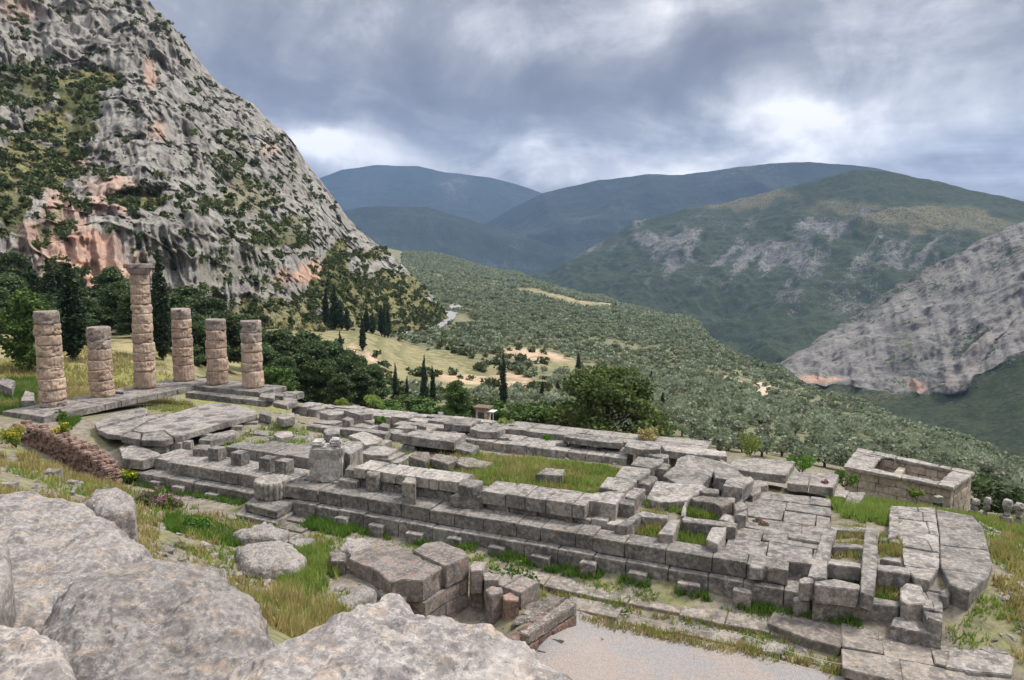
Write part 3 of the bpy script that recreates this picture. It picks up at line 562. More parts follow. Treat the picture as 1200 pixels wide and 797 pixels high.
for i, (px, py, s, hh, mt) in enumerate([(191, 526, .42, .5, PALE), (207, 523, .45, .55, GREY), (218, 521, .5, .55, PALE), (243, 513, .4, .5, GREY), (279, 503, .42, .5, GREY), (296, 498, .5, .55, PALE)]):
    x, y = at(px, py, -1.05); block('stone_block', 'small prop stone under the edge of the great paved floor', 'stone block', [(x - s, y - s * .7), (x + s, y - s * .6), (x + s * .9, y + s * .7), (x - s * .9, y + s * .7)], -.93, hh, mt, group='prop stones under the great floor')
pblock('A', [(502, 345), (560, 315), (684, 290), (700, 298), (690, 318), (560, 352)], -.85, .5, 'stone_block', 'long low block lying under the floor edge, in front of the dark hole', 'stone block', GREY)
pblock('A', [(90, 390), (180, 372), (312, 418), (300, 432), (214, 455), (108, 445)], -.95, .62, 'stone_slab', 'flat corner slab behind the yellow bush', 'stone slab', SLAB)

def drum_mesh(name, r0, r1, h, seed, wear, mat, flute=.012):
    na, nz = (160 if flute > 0 else 56), 9; V = []
    for j in range(nz + 1):
        t = j / nz; z = t * h; ed = min(t, 1 - t) * h
        for i in range(na): a = 2 * math.pi * i / na; V.append((a, z, r0 + (r1 - r0) * t - (.025 + .04 * ((seed * 37) % 10) / 10) * math.exp(-ed / .035)))
    V = np.array(V); a, z, r = V[:, 0], V[:, 1], V[:, 2]
    P = np.c_[np.cos(a) * r, np.sin(a) * r, z + seed * 3.1]
    r = r - flute * (1 - np.abs(np.sin(a * 10))) + fbm(P * 1.6, 4, seed) * wear - np.clip(fbm(P * np.array([2.2, 2.2, 4.5]), 3, seed + 9) - .18, 0, 1) * wear * 3
    zz_ = z + vnoise(np.c_[np.cos(a) * 1.1, np.sin(a) * 1.1, a * 0 + seed], seed) * .05 * np.sin(np.pi * z / h * 0 + 1.57) * (0.6)
    V = np.c_[np.cos(a) * r, np.sin(a) * r, zz_]
    F = []
    for j in range(nz):
        for i in range(na): F.append((j * na + i, j * na + (i + 1) % na, (j + 1) * na + (i + 1) % na, (j + 1) * na + i))
    n0 = len(V); V = np.vstack([V, [[0, 0, 0], [0, 0, h + .0]]])
    F += [(n0, (i + 1) % na, i, i) for i in range(0)]
    m = bpy.data.meshes.new(name); fl = [tuple(f) for f in F] + [tuple(range(na))[::-1], tuple(range(nz * na, nz * na + na))]
    m.from_pydata([tuple(v) for v in V[:n0]], [], fl); m.materials.append(mat)
    m.polygons.foreach_set('use_smooth', np.array([len(p.vertices) == 4 for p in m.polygons])); m.update(); return m
def z_at(px, py, x, y):
    a, yy, d = ray(px, py); return CAMZ + d * math.hypot(x, y) / math.hypot(a, yy)
CB = {1: ((0, 12.39), [293, 342, 385, 423, 467, 512, 553, 597, 640, 680], .93, .86, 'leftmost column, eight tan drums under a grey weathered top', '1000000010'), 2: ((0, 8.26), [353, 402, 435, 480, 517, 560, 597, 634], .90, .87, 'shortest column, second from the left, with a bulging grey top', '1100000'),
      3: ((0, 4.13), [108, 147, 188, 225, 262, 300, 338, 375, 412, 450, 483, 520, 597], .92, .74, 'tallest column, complete with its flat capital', 'x00000000000'), 4: ((0, 0), [280, 320, 356, 393, 428, 463, 497, 568], .93, .82, 'leaning-looking column with a pale grey cap right of the tallest', '1000000'),
      5: ((4.13, 0), [320, 362, 400, 432, 470, 520, 579], .93, .86, 'column with a long smooth lower shaft, second from the right', '100000'), 6: ((8.26, 0), [325, 370, 410, 445, 485, 520, 594], .92, .86, 'rightmost of the six columns, standing on the platform corner', '110000')}
PXC = {1: 62, 2: 121, 3: 173, 4: 217, 5: 253, 6: 297}
for ci, (cuv, ys, rb, rt, lab, kindcode) in CB.items():
    x, y = uv(*cuv); t = thing('temple_column', lab, 'column', (x, y, 0), random.Random(ci).uniform(0, 3), 'standing temple columns')
    zs = [z_at(PXC[ci], 280 + yy / 3.322, x, y) for yy in ys]; zs[-1] = 0.0; top = zs[0]
    for j in range(len(zs) - 1):
        z1_, z0_ = zs[j], zs[j + 1]; f0, f1 = z0_ / top, z1_ / top
        r_ = random.Random(ci * 40 + j); kd = kindcode[j]
        if kd == 'x':
            bm = bmesh.new(); hh = z1_ - z0_
            prof_ = [(rt, 0), (rt + .08, hh * .12), (rt + .26, hh * .42), (rt + .30, hh * .5)]
            o = link('capital', drum_mesh('capital', rt + .03, rt + .30, hh * .62, 77, .05, TUFAG, 0), t, (0, 0, z0_))
            b3 = bmesh.new(); q = rt + .27; stone_bm(b3, [([(-q, -q), (q, -q), (q, q), (-q, q)], 0, hh * .42)], .22, .06, 2.2, .05, .12)
            finish(b3, 'abacus', TUFAG, o, (0, 0, hh * .6))
            continue
        m = drum_mesh('drum', rb + (rt - rb) * f0, rb + (rt - rb) * f1, z1_ - z0_, ci * 31 + j, (.085 + .05 * (j % 3 == 1)) if kd == '0' else .13, TUFA if kd == '0' else TUFAG, .022 if kd == '0' else .006)
        link('drum', m, t, (r_.uniform(-.03, .03), r_.uniform(-.03, .03), z0_), r_.uniform(0, 6))

# ------------------------------------------------------------------ the stepped north foundation
kw = thing('stepped_foundation', 'stepped grey foundation running left of the fluted drum, two courses high', 'foundation', (*uv(15.6, 14.6), -3.0), TH)
course('upper_course', GREY, kw, course_boxes(15.7, 17.6, 14.6, 16.9, -1.7, -1.0, 2, 2.2) + course_boxes(17.6, 27.0, 14.9, 17.25, -1.68, -1.0, 1.1, 1.9), 15.6, 14.6, -3.0)
course('lower_course', GREY, kw, course_boxes(15.0, 26.9, 15.0, 18.0, -3.0, -1.69, 1.2, 2.2), 15.6, 14.6, -3.0)
ke = thing('stepped_foundation', 'longest stepped grey foundation, from the fluted drum to the grid of cells', 'foundation', (*uv(29.4, 14.6), -3.2), TH)
course('upper_course', GREY, ke, course_boxes(29.5, 45.0, 16.3, 17.75, -1.68, -1.0, 1.2, 2.1) + course_boxes(45.0, 53.3, 16.7, 17.85, -1.68, -1.0, 1.2, 2.1), 29.4, 14.6, -3.2)
course('lower_course', GREY, ke, course_boxes(29.7, 54.6, 16.5, 18.25, -3.2, -1.69, 1.3, 2.2), 29.4, 14.6, -3.2)
for par, lst, uo, zb in [(kw, [(198, 569), (227, 573), (260, 582)], 15.6, -3.0), (ke, [(409, 612), (451, 618), (494, 627), (540, 635), (588, 645), (639, 654), (693, 665), (750, 676), (810, 687), (872, 699)], 29.4, -3.2)]:
    for i, (px, py) in enumerate(lst):
        x, y = at(px, py, -2.3); u, v = to_uv(x, y); v = 18.0 if par is kw else 18.3; w_ = .36 + .05 * ((i * 7) % 3)
        course('footing_block', GREY, par, [([(u - w_, v - .2), (u + w_, v - .2), (u + w_, v + .36), (u - w_, v + .36)], -3.2, -1.92 - .06 * (i % 3))], uo, 14.6, zb, .25, .03, .05)
block('stone_slab', 'flat slab joining the two foundations, below the marble stump', 'stone slab', rect(27.2, 29.45, 15.0, 17.8), -1.0, .66, GREY)
block('stone_block', 'low corner block right of the fluted drum stand', 'stone block', rect(28.0, 29.6, 15.6, 18.2), -1.68, 1.4, GREY)
st = thing('drum_stand', 'two-tier square stone stand under the fluted drum', 'stand', (*at(320, 597, -2.6), -3.0), TH)
def clip(poly, p, n_):
    out_ = []
    for i in range(len(poly)):
        a, b_ = poly[i], poly[(i + 1) % len(poly)]; da = (a[0] - p[0]) * n_[0] + (a[1] - p[1]) * n_[1]; db = (b_[0] - p[0]) * n_[0] + (b_[1] - p[1]) * n_[1]
        if da >= 0: out_.append(a)
        if (da >= 0) != (db >= 0): t = da / (da - db); out_.append((a[0] + (b_[0] - a[0]) * t, a[1] + (b_[1] - a[1]) * t))
    return out_
def paved(name, label, cat, c, pts, ztop, h, mat, du, dv, seed, zj=.03, gap=.015):
    """a floor of many fitted slabs filling an outline"""
    P = [to_uv(*at(x, y, ztop)) for x, y in pix(c, pts)]; r_ = random.Random(seed); pieces = [P]
    for ax, st in ((1, dv), (0, du)):
        new = []
        for pc_ in pieces:
            lo, hi = min(q[ax] for q in pc_), max(q[ax] for q in pc_); x = lo + st * r_.uniform(.5, 1.2); rest = pc_
            while x < hi - st * .3 and len(rest) > 2:
                tl = r_.uniform(-.12, .12); nv = (1, tl) if ax == 0 else (tl, 1); p0 = (x, sum(q[1] for q in pc_) / len(pc_)) if ax == 0 else (sum(q[0] for q in pc_) / len(pc_), x)
                new.append(clip(rest, p0, (-nv[0], -nv[1]))); rest = clip(rest, p0, nv); x += st * r_.uniform(.65, 1.35)
            new.append(rest)
        pieces = [q for q in new if len(q) > 2 and abs(sum(q[i][0] * q[(i + 1) % len(q)][1] - q[(i + 1) % len(q)][0] * q[i][1] for i in range(len(q)))) > .12]
    bx_ = [(inset(q, gap), ztop - h, ztop + r_.uniform(-zj, zj)) for q in pieces]; u0, v0 = P[0]
    return tag(course(name, mat, None, bx_, u0, v0, ztop - h, .32, .02, .05, .03), label, cat)
paved('stone_floor', 'inner half of the big western floor, pocked with small hollows', 'stone floor', 'E', [(548, 364), (722, 372), (737, 480), (742, 600), (700, 655), (640, 640), (602, 592), (592, 500), (562, 490)], -1.03, 1.0, SLAB, 1.5, 1.5, 3)
paved('stone_floor', 'outer half of the big western floor with a broken right edge', 'stone floor', 'E', [(725, 373), (870, 400), (908, 440), (948, 590), (930, 640), (855, 695), (785, 675), (746, 600), (740, 480)], -1.0, 1.1, SLAB, 2.2, 2.4, 5)
paved('stone_slab', 'broken paving strip between the two hollow block and the western floor', 'stone slab', 'F', [(690, 190), (770, 200), (775, 285), (850, 330), (852, 480), (785, 455), (700, 300)], -1.45, .7, SLAB, .9, .9, 8, .06)
def part_px(c, pts, zt, h, name, mat, par, **kw):
    o = block(name, None, None, [at(x, y, zt) for x, y in pix(c, pts)], zt, h, mat, **kw)
    bpy.context.view_layer.update(); mw = o.matrix_world.copy(); o.parent = par; o.matrix_parent_inverse.identity(); o.matrix_basis = par.matrix_world.inverted() @ mw; return o
bpy.context.view_layer.update()
part_px('I', [(268, 640), (340, 580), (600, 560), (634, 610), (485, 694)], -1.75, .42, 'upper_slab', GREY, st)
part_px('I', [(212, 712), (262, 660), (500, 690), (640, 620), (672, 650), (480, 770)], -2.2, .8, 'lower_slab', GREY, st)
dx_, dy_ = at(320, 584, -1.75)
dm = drum_mesh('drum', .98, .98, 1.0, 5, .07, PALE, .13)
dmo = tag(link('fluted_drum', dm, None, (dx_, dy_ + .1, -1.76), .4), 'short weathered fluted column drum on a stepped square stand', 'column drum')
bm = bmesh.new()

# cella walls on the north side
w1 = thing('orthostat_wall', 'low wall with four upright piers, left of the marble stump', 'wall', (*uv(19.6, 13), -1.6), TH)
course('wall_top', GREY, w1, course_boxes(19.7, 27.3, 13.2, 14.55, -1.6, -.45, 1.0, 1.6), 19.6, 13, -1.6)
course('wall_top', SLAB, w1, tiles(21, 28.0, 11.9, 13.18, -1.2, -.55, 1.5, 1.3, .06, .06, 9), 19.6, 13, -1.6)
for px, py in [(256, 527), (283, 532), (316, 538), (335, 541)]:
    x, y = at(px, py, -.25); u, v = to_uv(x, y); course('upright_pier', GREY, w1, [([(u - .42, v - .3), (u + .42, v - .3), (u + .42, v + .42), (u - .42, v + .42)], -1.25, -.22)], 19.6, 13, -1.6, .25, .02, .03)
pblock('A', [(470, 395), (500, 372), (565, 368), (568, 398)], -.55, .7, 'stone_block', 'low block at the left end of the piered wall', 'stone block', GREY)
# the marble stump
mx, my = at(383, 566, -1.0)
bm = bmesh.new(); stone_bm(bm, [([(-.92, -.5), (.1, -.58), (.92, -.5), (.98, .55), (-.86, .6)], 0, 2.05), ([(-.86, -.44), (-.12, -.46), (-.08, .42), (-.8, .46)], 2.0, 2.34), ([(.16, -.46), (.86, -.42), (.88, .44), (.2, .46)], 2.0, 2.42)], .13, .09, 1.7, .10, .2)
mp_ = finish(bm, 'marble_stump', MARB, None, (mx, my + .3, -1.02), .12); tag(mp_, 'pale broken marble stump with two rounded horns on top', 'pedestal')
pblock('B', [(250, 455), (275, 425), (460, 440), (590, 430), (440, 475)], -.9, .25, 'stone_slab', 'low flat plinth under the marble stump', 'stone slab', GREY)
pblock('B', [(440, 300), (480, 255), (560, 260), (555, 290), (490, 330)], .45, 1.4, 'stone_block', 'pale stepped block standing just behind the marble stump', 'stone block', PALE)
pblock('B', [(460, 405), (490, 375), (560, 385), (555, 415)], -.15, .6, 'stone_block', 'square block touching the right foot of the marble stump', 'stone block', GREY)
pblock('B', [(430, 460), (470, 425), (590, 432), (525, 475)], -.6, .6, 'stone_block', 'wide low step block right of the marble stump', 'stone block', PALE)
bx, by = at(439, 561, -.3); dm2 = drum_mesh('round_stone', .42, .40, 1.05, 15, .05, GREY, 0.0)
tag(link('round_stone', dm2, None, (bx, by, -1.05)), 'upright half-round stone at the left end of the slab-topped wall', 'stone block')
w2 = thing('cella_wall', 'slab-topped wall running right from the marble stump to the long block wall', 'wall', (*uv(30.5, 14), -1.8), TH)
course('wall_slabs', PALE, w2, tiles(30.8, 37.4, 14.7, 16.35, -.5, .05, .75, 2.2, .04, .03, 12), 30.5, 14, -1.8)
course('wall_base', GREY, w2, course_boxes(31.0, 38.5, 14.8, 16.2, -1.8, -.51, .7, 1.5, .08), 30.5, 14, -1.8)
pblock('P', [(471, 566), (477, 559), (489, 560), (488, 568)], .12, 1.2, 'upright_stone', 'tall upright square stone against the slab-topped wall', 'stone block', GREY)
pblock('C', [(258, 440), (275, 405), (388, 412), (388, 435), (330, 450)], .1, .6, 'stone_block', 'rounded end block on the right tip of the slab-topped wall', 'stone block', GREY)
pblock('C', [(210, 495), (260, 470), (392, 455), (392, 500), (330, 505)], -.45, .6, 'stone_block', 'long low block under the rounded end block', 'stone block', GREY)
w3 = thing('cella_wall', 'long massive block wall with a flat pitted top in front of the grass court', 'wall', (*uv(38.6, 14.3), -2.0), TH)
course('wall_top', SLAB, w3, course_boxes(38.75, 44.2, 14.75, 16.6, -.72, -.05, 1.0, 1.5), 38.6, 14.3, -2.0)
course('wall_base', PALE, w3, course_boxes(38.9, 46.2, 15.0, 16.35, -2.0, -.73, .5, 1.0, .12), 38.6, 14.3, -2.0)

# transverse wall and the fallen slabs west of the grass court
TB = [([(42, 470), (75, 428), (215, 412), (240, 428), (190, 490)], -.8, .75, 'front block of the cross wall with one wide round hollow'), ([(100, 400), (145, 345), (300, 352), (300, 372), (235, 425)], -.8, .6, 'second block of the cross wall with two round hollows'), ([(180, 345), (225, 288), (370, 300), (372, 318), (310, 362)], -.8, .6, 'third block of the cross wall, two hollows, nearest the square pit'),
      ([(262, 282), (300, 238), (440, 250), (432, 275), (372, 300)], -.8, .6, 'fourth block of the cross wall, darker and narrower'), ([(328, 222), (350, 210), (468, 226), (462, 246), (440, 250)], -.7, .5, 'end block of the cross wall beside the long beam'), ([(195, 482), (220, 458), (292, 466), (285, 498)], -.95, .7, 'small cube block in front of the cross wall'),
      ([(235, 447), (262, 395), (345, 402), (345, 415), (290, 460)], -1.0, .6, 'block leaning on the cross wall beside the cube block'), ([(300, 378), (330, 335), (400, 338), (410, 350), (365, 388)], -1.05, .5, 'pale flat block between the cross wall and the fallen slabs'), ([(393, 300), (402, 275), (440, 270), (478, 282), (450, 308)], -.9, .6, 'cube block in the square pit behind the fallen slabs')]
for (pts, zt, h, lab), dz in zip(TB, (.75, .6, .45, .3, .1, .75, .65, .5, .25)): pblock('D', pts, zt + dz, h + dz, 'stone_block', lab, 'stone block', SLAB if 'hollow' in lab else GREY)
FB = [([(505, 250), (560, 232), (735, 258), (685, 330), (490, 292)], -.55, .5, 'smooth upper fallen slab behind the rubble', (.05, .03), GREY), ([(428, 335), (490, 294), (685, 336), (640, 380), (520, 378)], -.72, .45, 'smooth sloping fallen slab in the middle of the heap', (.07, .02), GREY), ([(350, 450), (400, 362), (520, 380), (640, 386), (705, 420), (600, 440), (560, 465), (420, 470)], -.95, .5, 'broad dark stained slab at the front of the fallen heap', (.03, -.02), SLAB),
      ([(690, 312), (728, 258), (790, 282), (862, 332), (835, 352), (700, 345)], -.5, .55, 'cracked pale slab at the back right of the fallen heap', (.04, .08), PALE), ([(732, 400), (760, 352), (885, 322), (902, 345), (838, 405)], -.35, .7, 'big tilted block crowning the right of the fallen heap', (-.05, .1), GREY), ([(575, 452), (660, 430), (760, 442), (802, 472), (740, 505), (700, 478), (600, 468)], -1.1, .55, 'curved broken rubble stone at the front of the fallen heap', None, CONG),
      ([(622, 412), (650, 395), (730, 405), (728, 432), (640, 425)], -.75, .5, 'dark wedge block under the tilted block', None, GREY), ([(758, 455), (770, 442), (812, 450), (805, 475)], -1.0, .4, 'small chip stone beside the curved rubble stone', None, PALE), ([(800, 480), (845, 460), (882, 500), (815, 525)], -1.05, .6, 'corner block where the cells meet the fallen heap', None, GREY), ([(720, 562), (750, 530), (815, 542), (800, 580)], -1.4, .5, 'low block closing the small cells on the right', None, GREY), ([(803, 535), (830, 505), (872, 515), (866, 545)], -1.15, .65, 'dark cube block right of the small cells', None, GREY),
      ([(890, 372), (930, 355), (985, 365), (980, 385), (910, 395)], -1.0, .7, 'pair of grey blocks right of the tilted block', None, GREY), ([(865, 420), (890, 375), (940, 385), (945, 420), (900, 440)], -1.1, .7, 'dark rounded block behind the pink flowers', None, CONG)]
for (pts, zt, h, lab, tl, mt), dz in zip(FB, (.2, .32, .45, .2, .3, .6, .4, .5, .6, .65, .6, .2, .3)): pblock('D', pts, zt + dz, h + dz * .6, 'fallen_slab' if 'slab' in lab else 'stone_block', lab, 'stone slab' if 'slab' in lab else 'stone block', mt, tilt=tl, amp=.03, chip=.07)
for pts, lab in [([(182, 595), (300, 535), (325, 550), (250, 605)], 'short beam left of the small grassy cells'), ([(405, 640), (470, 565), (530, 562), (490, 645)], 'middle beam between the two front grassy cells'), ([(530, 560), (545, 548), (828, 582), (815, 605), (690, 592), (540, 578)], 'long thin beam across the back of the front cells'), ([(658, 668), (690, 602), (768, 598), (765, 640), (720, 692)], 'right beam closing the front grassy cell'),
                 ([(300, 535), (330, 520), (470, 545), (460, 562), (325, 550)], 'thin beam behind the left front cell'), ([(528, 545), (545, 470), (560, 470), (552, 552)], 'narrow upright sliver between the two back cells')]:
    pblock('D', pts, -.6, .65, 'stone_beam', lab, 'stone beam', SLAB)

# south side
sw = thing('south_foundation', 'low jointed foundation along the far edge, left of the two big raised slabs', 'foundation', (*uv(13.5, -1), -2.6), TH)
course('wall_course', PALE, sw, tiles(13.6, 31.5, -.9, 1.3, -2.6, -1.0, 1.5, 1.1, .08, .10, 21, .06), 13.5, -1, -2.6)
sw2 = tiled('south_foundation', 'pale low foundation along the far edge before the long raised beam', 'foundation', 32, 47.6, -.6, 1.9, -.75, 1.6, 1.7, 1.2, PALE, 22, .04)
tiled('inner_foundation', 'broad pitted foundation with a dark face behind the grass court', 'foundation', 31.2, 43.2, 2.5, 5.0, -.95, 1.1, 1.4, 1.3, SLAB, 23, .04)
tiled('inner_foundation', 'scattered low foundation stones between the marble stump and the far edge', 'foundation', 19.5, 27.5, 4.6, 6.6, -.85, .9, 1.5, 1.1, GREY, 24, .1, drop=.1)
tiled('inner_foundation', 'uneven floor of low stones behind the piered wall', 'foundation', 16.5, 23.5, 8.2, 11.2, -1.15, .5, 1.4, 1.2, GREY, 25, .14, drop=.22)
tiled('inner_foundation', 'broken stone floor between the marble stump and the thick table slab', 'foundation', 23.5, 30.5, 7.3, 11.4, -1.05, .6, 1.3, 1.2, PALE, 26, .16, drop=.25)
tiled('inner_foundation', 'row of low blocks behind the thick table slab', 'foundation', 24.5, 33.5, 1.6, 3.9, -1.1, .7, 1.3, 1.1, PALE, 27, .14, drop=.2)
SB = [('B', [(455, 98), (520, 82), (614, 100), (608, 116), (540, 122)], -.15, .42, 'overhanging flat slab on the far edge above a dark gap', 'stone_slab'), ('B', [(330, 108), (375, 92), (450, 95), (470, 118), (380, 125)], -.4, .6, 'squat block left of the overhanging slab', 'stone_block'), ('B', [(448, 145), (478, 130), (514, 140), (488, 155)], -.35, .8, 'grey cube in front of the overhanging slab', 'stone_block'), ('B', [(555, 150), (580, 132), (625, 142), (610, 165)], -.6, .6, 'prop stone under the right end of the overhanging slab', 'stone_block'), ('B', [(635, 178), (660, 160), (700, 170), (690, 190)], -.55, .7, 'grey cube right of the overhanging slab beside a green weed', 'stone_block'),
      ('B', [(770, 190), (790, 168), (830, 172), (822, 192)], -.6, .6, 'little block just left of the thick table slab', 'stone_block'), ('B', [(835, 170), (850, 155), (890, 162), (885, 185)], -.45, .6, 'little upright block behind the thick table slab', 'stone_block'),
      ('B', [(350, 205), (375, 188), (440, 195), (438, 222), (370, 228)], -.5, .5, 'rough block on the low foundation behind the marble stump', 'stone_block'), ('A', [(890, 318), (910, 298), (990, 298), (994, 322), (930, 335)], -.7, .6, 'rough pale block among weeds behind the piered wall', 'stone_block'), ('A', [(905, 225), (935, 205), (1000, 200), (1002, 222), (940, 238)], -.25, .6, 'rounded pale block at the corner of the great paved floor', 'stone_block'), ('A', [(812, 205), (830, 190), (880, 195), (878, 222)], -.4, .6, 'dark block in the corner between the steps and the great floor', 'stone_block'),
      ('B', [(482, 228), (560, 205), (660, 240), (640, 268), (570, 278), (540, 252)], -.65, .6, 'curved pale block behind the marble stump', 'stone_block'), ('B', [(537, 318), (600, 285), (670, 280), (745, 296), (690, 332), (600, 330)], -.75, .6, 'two joined square blocks right of the curved pale block', 'stone_block'),
      ('P', [(469, 511), (489, 504), (547, 508), (533, 519)], -.35, .6, 'thick dark table slab raised over a shadowed gap', 'stone_slab'), ('C', [(240, 248), (290, 212), (368, 234), (325, 268)], -.85, .7, 'smooth block under the right end of the thick table slab', 'stone_block'), ('B', [(760, 280), (790, 250), (830, 255), (830, 285)], -1.0, .7, 'block propping the left end of the thick table slab', 'stone_block'),
      ('C', [(178, 118), (225, 88), (325, 96), (376, 98), (318, 130), (250, 128)], -.3, .48, 'raised slab on the far edge, left one of two beside the kiosk', 'stone_slab'), ('C', [(312, 146), (350, 120), (480, 128), (502, 142), (460, 162), (370, 160)], -.42, .5, 'raised slab on the far edge, right one of two beside the kiosk', 'stone_slab'),
      ('C', [(300, 175), (310, 160), (345, 165), (340, 182)], -.85, .6, 'prop block between the two raised slabs', 'stone_block'), ('C', [(215, 160), (225, 148), (255, 150), (250, 165)], -.75, .6, 'prop block under the left raised slab', 'stone_block'), ('C', [(445, 190), (470, 168), (530, 172), (520, 195)], -.8, .6, 'prop block under the tip of the right raised slab', 'stone_block'),
      ('C', [(795, 182), (830, 166), (1060, 182), (1116, 190), (1110, 215), (960, 205)], -.3, .42, 'left half of the long raised beam in front of the big round tree', 'stone_beam'), ('D', [(230, 185), (255, 152), (400, 165), (426, 175), (420, 200), (320, 205)], -.3, .48, 'right half of the long raised beam, rounded at its end', 'stone_beam'),
      ('C', [(762, 215), (775, 200), (828, 205), (820, 222)], -.78, .55, 'cube prop under the left end of the long beam beside a green weed', 'stone_block'), ('C', [(828, 218), (840, 205), (900, 212), (890, 228)], -.82, .5, 'pale brick-shaped prop under the long beam', 'stone_block'), ('C', [(918, 235), (930, 220), (985, 226), (978, 242)], -.82, .6, 'grey cube prop under the middle of the long beam', 'stone_block'), ('D', [(200, 210), (215, 195), (258, 200), (250, 218)], -.85, .7, 'grey cube prop under the right half of the long beam', 'stone_block'), ('D', [(105, 200), (115, 190), (160, 195), (155, 208)], -.9, .5, 'small recessed prop in the dark under the long beam', 'stone_block'),
      ('D', [(425, 182), (600, 190), (760, 208), (768, 236), (600, 226), (440, 206)], -.62, .5, 'pale slab on the far edge right of the long beam', 'stone_slab'), ('J', [(-20, 215), (0, 182), (150, 170), (362, 192), (345, 222), (310, 275), (240, 268), (90, 252), (0, 240)], -.85, .5, 'wide tan slab with an orange stain on the far edge', 'stone_slab'),
      ('J', [(318, 318), (350, 250), (450, 255), (440, 330), (360, 326)], -1.15, .45, 'left half of the stepped slab right of the tan slab', 'stone_slab'), ('J', [(445, 330), (455, 255), (620, 264), (604, 318), (585, 346)], -1.15, .5, 'right half of the stepped slab above dark pink flowers', 'stone_slab'), ('J', [(588, 392), (602, 350), (682, 356), (662, 402)], -1.55, .45, 'small pale slab stepping down toward the roofless building', 'stone_slab'), ('J', [(645, 440), (680, 362), (775, 368), (738, 442)], -1.4, .55, 'narrow slab end-on before the roofless building wall', 'stone_slab'),
      ('C', [(655, 380), (712, 345), (812, 352), (800, 385)], -.4, 1.3, 'single square block with a hollow top in the grass court', 'stone_block')]
for c, pts, zt, h, lab, nm in SB: pblock(c, pts, zt, h, nm, lab, {'stone_slab': 'stone slab', 'stone_block': 'stone block', 'stone_beam': 'stone beam'}[nm], PALE if ('pale' in lab or 'tan' in lab) else (SLAB if nm == 'stone_slab' else GREY))
for c, pts, zt, h, lab in [('B', [(795, 335), (830, 308), (900, 312), (912, 345), (880, 362)], -.6, .9, 'left rough pitted boulder block edging the grass court'), ('B', [(905, 345), (940, 320), (1040, 330), (1060, 350), (1000, 375)], -.65, .9, 'middle rough pitted boulder block edging the grass court'), ('C', [(235, 320), (270, 292), (330, 295), (440, 320), (400, 345), (300, 345)], -.8, .7, 'right low rough block sinking into the grass court')]:
    pblock(c, pts, zt, h, 'rough_block', lab, 'stone block', CONG, amp=.09, chip=.16, cut=.15)

# the west end: paved floors and the grid of cells
tiled('paved_floor', 'cracked grey paved floor with dark hollows left of the grid of cells', 'stone floor', 50.6, 54.9, 7.4, 16.4, -1.12, .4, 1.9, 1.7, SLAB, 31, .05, cut=.4, jit=.12)
GR = [('E', [(287, 455), (342, 458), (310, 560), (300, 650), (226, 642), (255, 560)], .62, 'long left beam of the grid of cells'), ('E', [(445, 455), (500, 455), (500, 600), (482, 718), (430, 702), (438, 590)], .62, 'long middle beam of the grid of cells'), ('E', [(312, 446), (345, 440), (500, 452), (500, 466), (445, 466), (318, 460)], .6, 'far cross beam closing the grid of cells'), ('E', [(330, 510), (446, 516), (444, 530), (322, 526)], .5, 'thin cross beam between the two ochre grassy cells'),
      ('E', [(308, 570), (437, 588), (434, 606), (304, 594)], .6, 'cross beam behind the bright green front cell'), ('E', [(150, 468), (282, 488), (272, 508), (150, 490)], .5, 'cross beam behind the left grassy cell'), ('E', [(128, 545), (266, 570), (258, 596), (128, 582)], .75, 'thick cross beam in front of the left grassy cell'), ('E', [(510, 484), (590, 494), (592, 515), (540, 502), (505, 500)], .5, 'curved far beam of the right hand cells'),
      ('E', [(505, 572), (520, 562), (592, 572), (590, 586)], .45, 'small pale cross beam in the right hand cells'), ('E', [(497, 592), (600, 600), (632, 612), (626, 634), (497, 614)], .72, 'thick cross beam above the yellow green right front cell'), ('E', [(252, 660), (330, 648), (432, 672), (428, 692), (335, 684), (255, 676)], .75, 'jointed front beam of the grid above the lower course'), ('E', [(190, 652), (215, 640), (252, 650), (250, 668), (195, 668)], .75, 'cube block where the long foundation meets the grid'), ('E', [(545, 372), (578, 365), (580, 478), (540, 490)], .95, 'upright dark edged kerb left of the big western floor'), ('E', [(70, 610), (110, 548), (135, 556), (118, 612)], .6, 'short beam at the end of the cracked paved floor'), ('E', [(-5, 610), (5, 575), (62, 580), (72, 600), (40, 614)], .5, 'low block at the end of the long foundation')]
for c, pts, h, lab in GR: pblock(c, pts, -1.0 if 'kerb' not in lab else -.85, h, 'stone_beam' if 'beam' in lab else 'stone_block', lab, 'stone beam' if 'beam' in lab else 'stone block', SLAB, chip=.06)
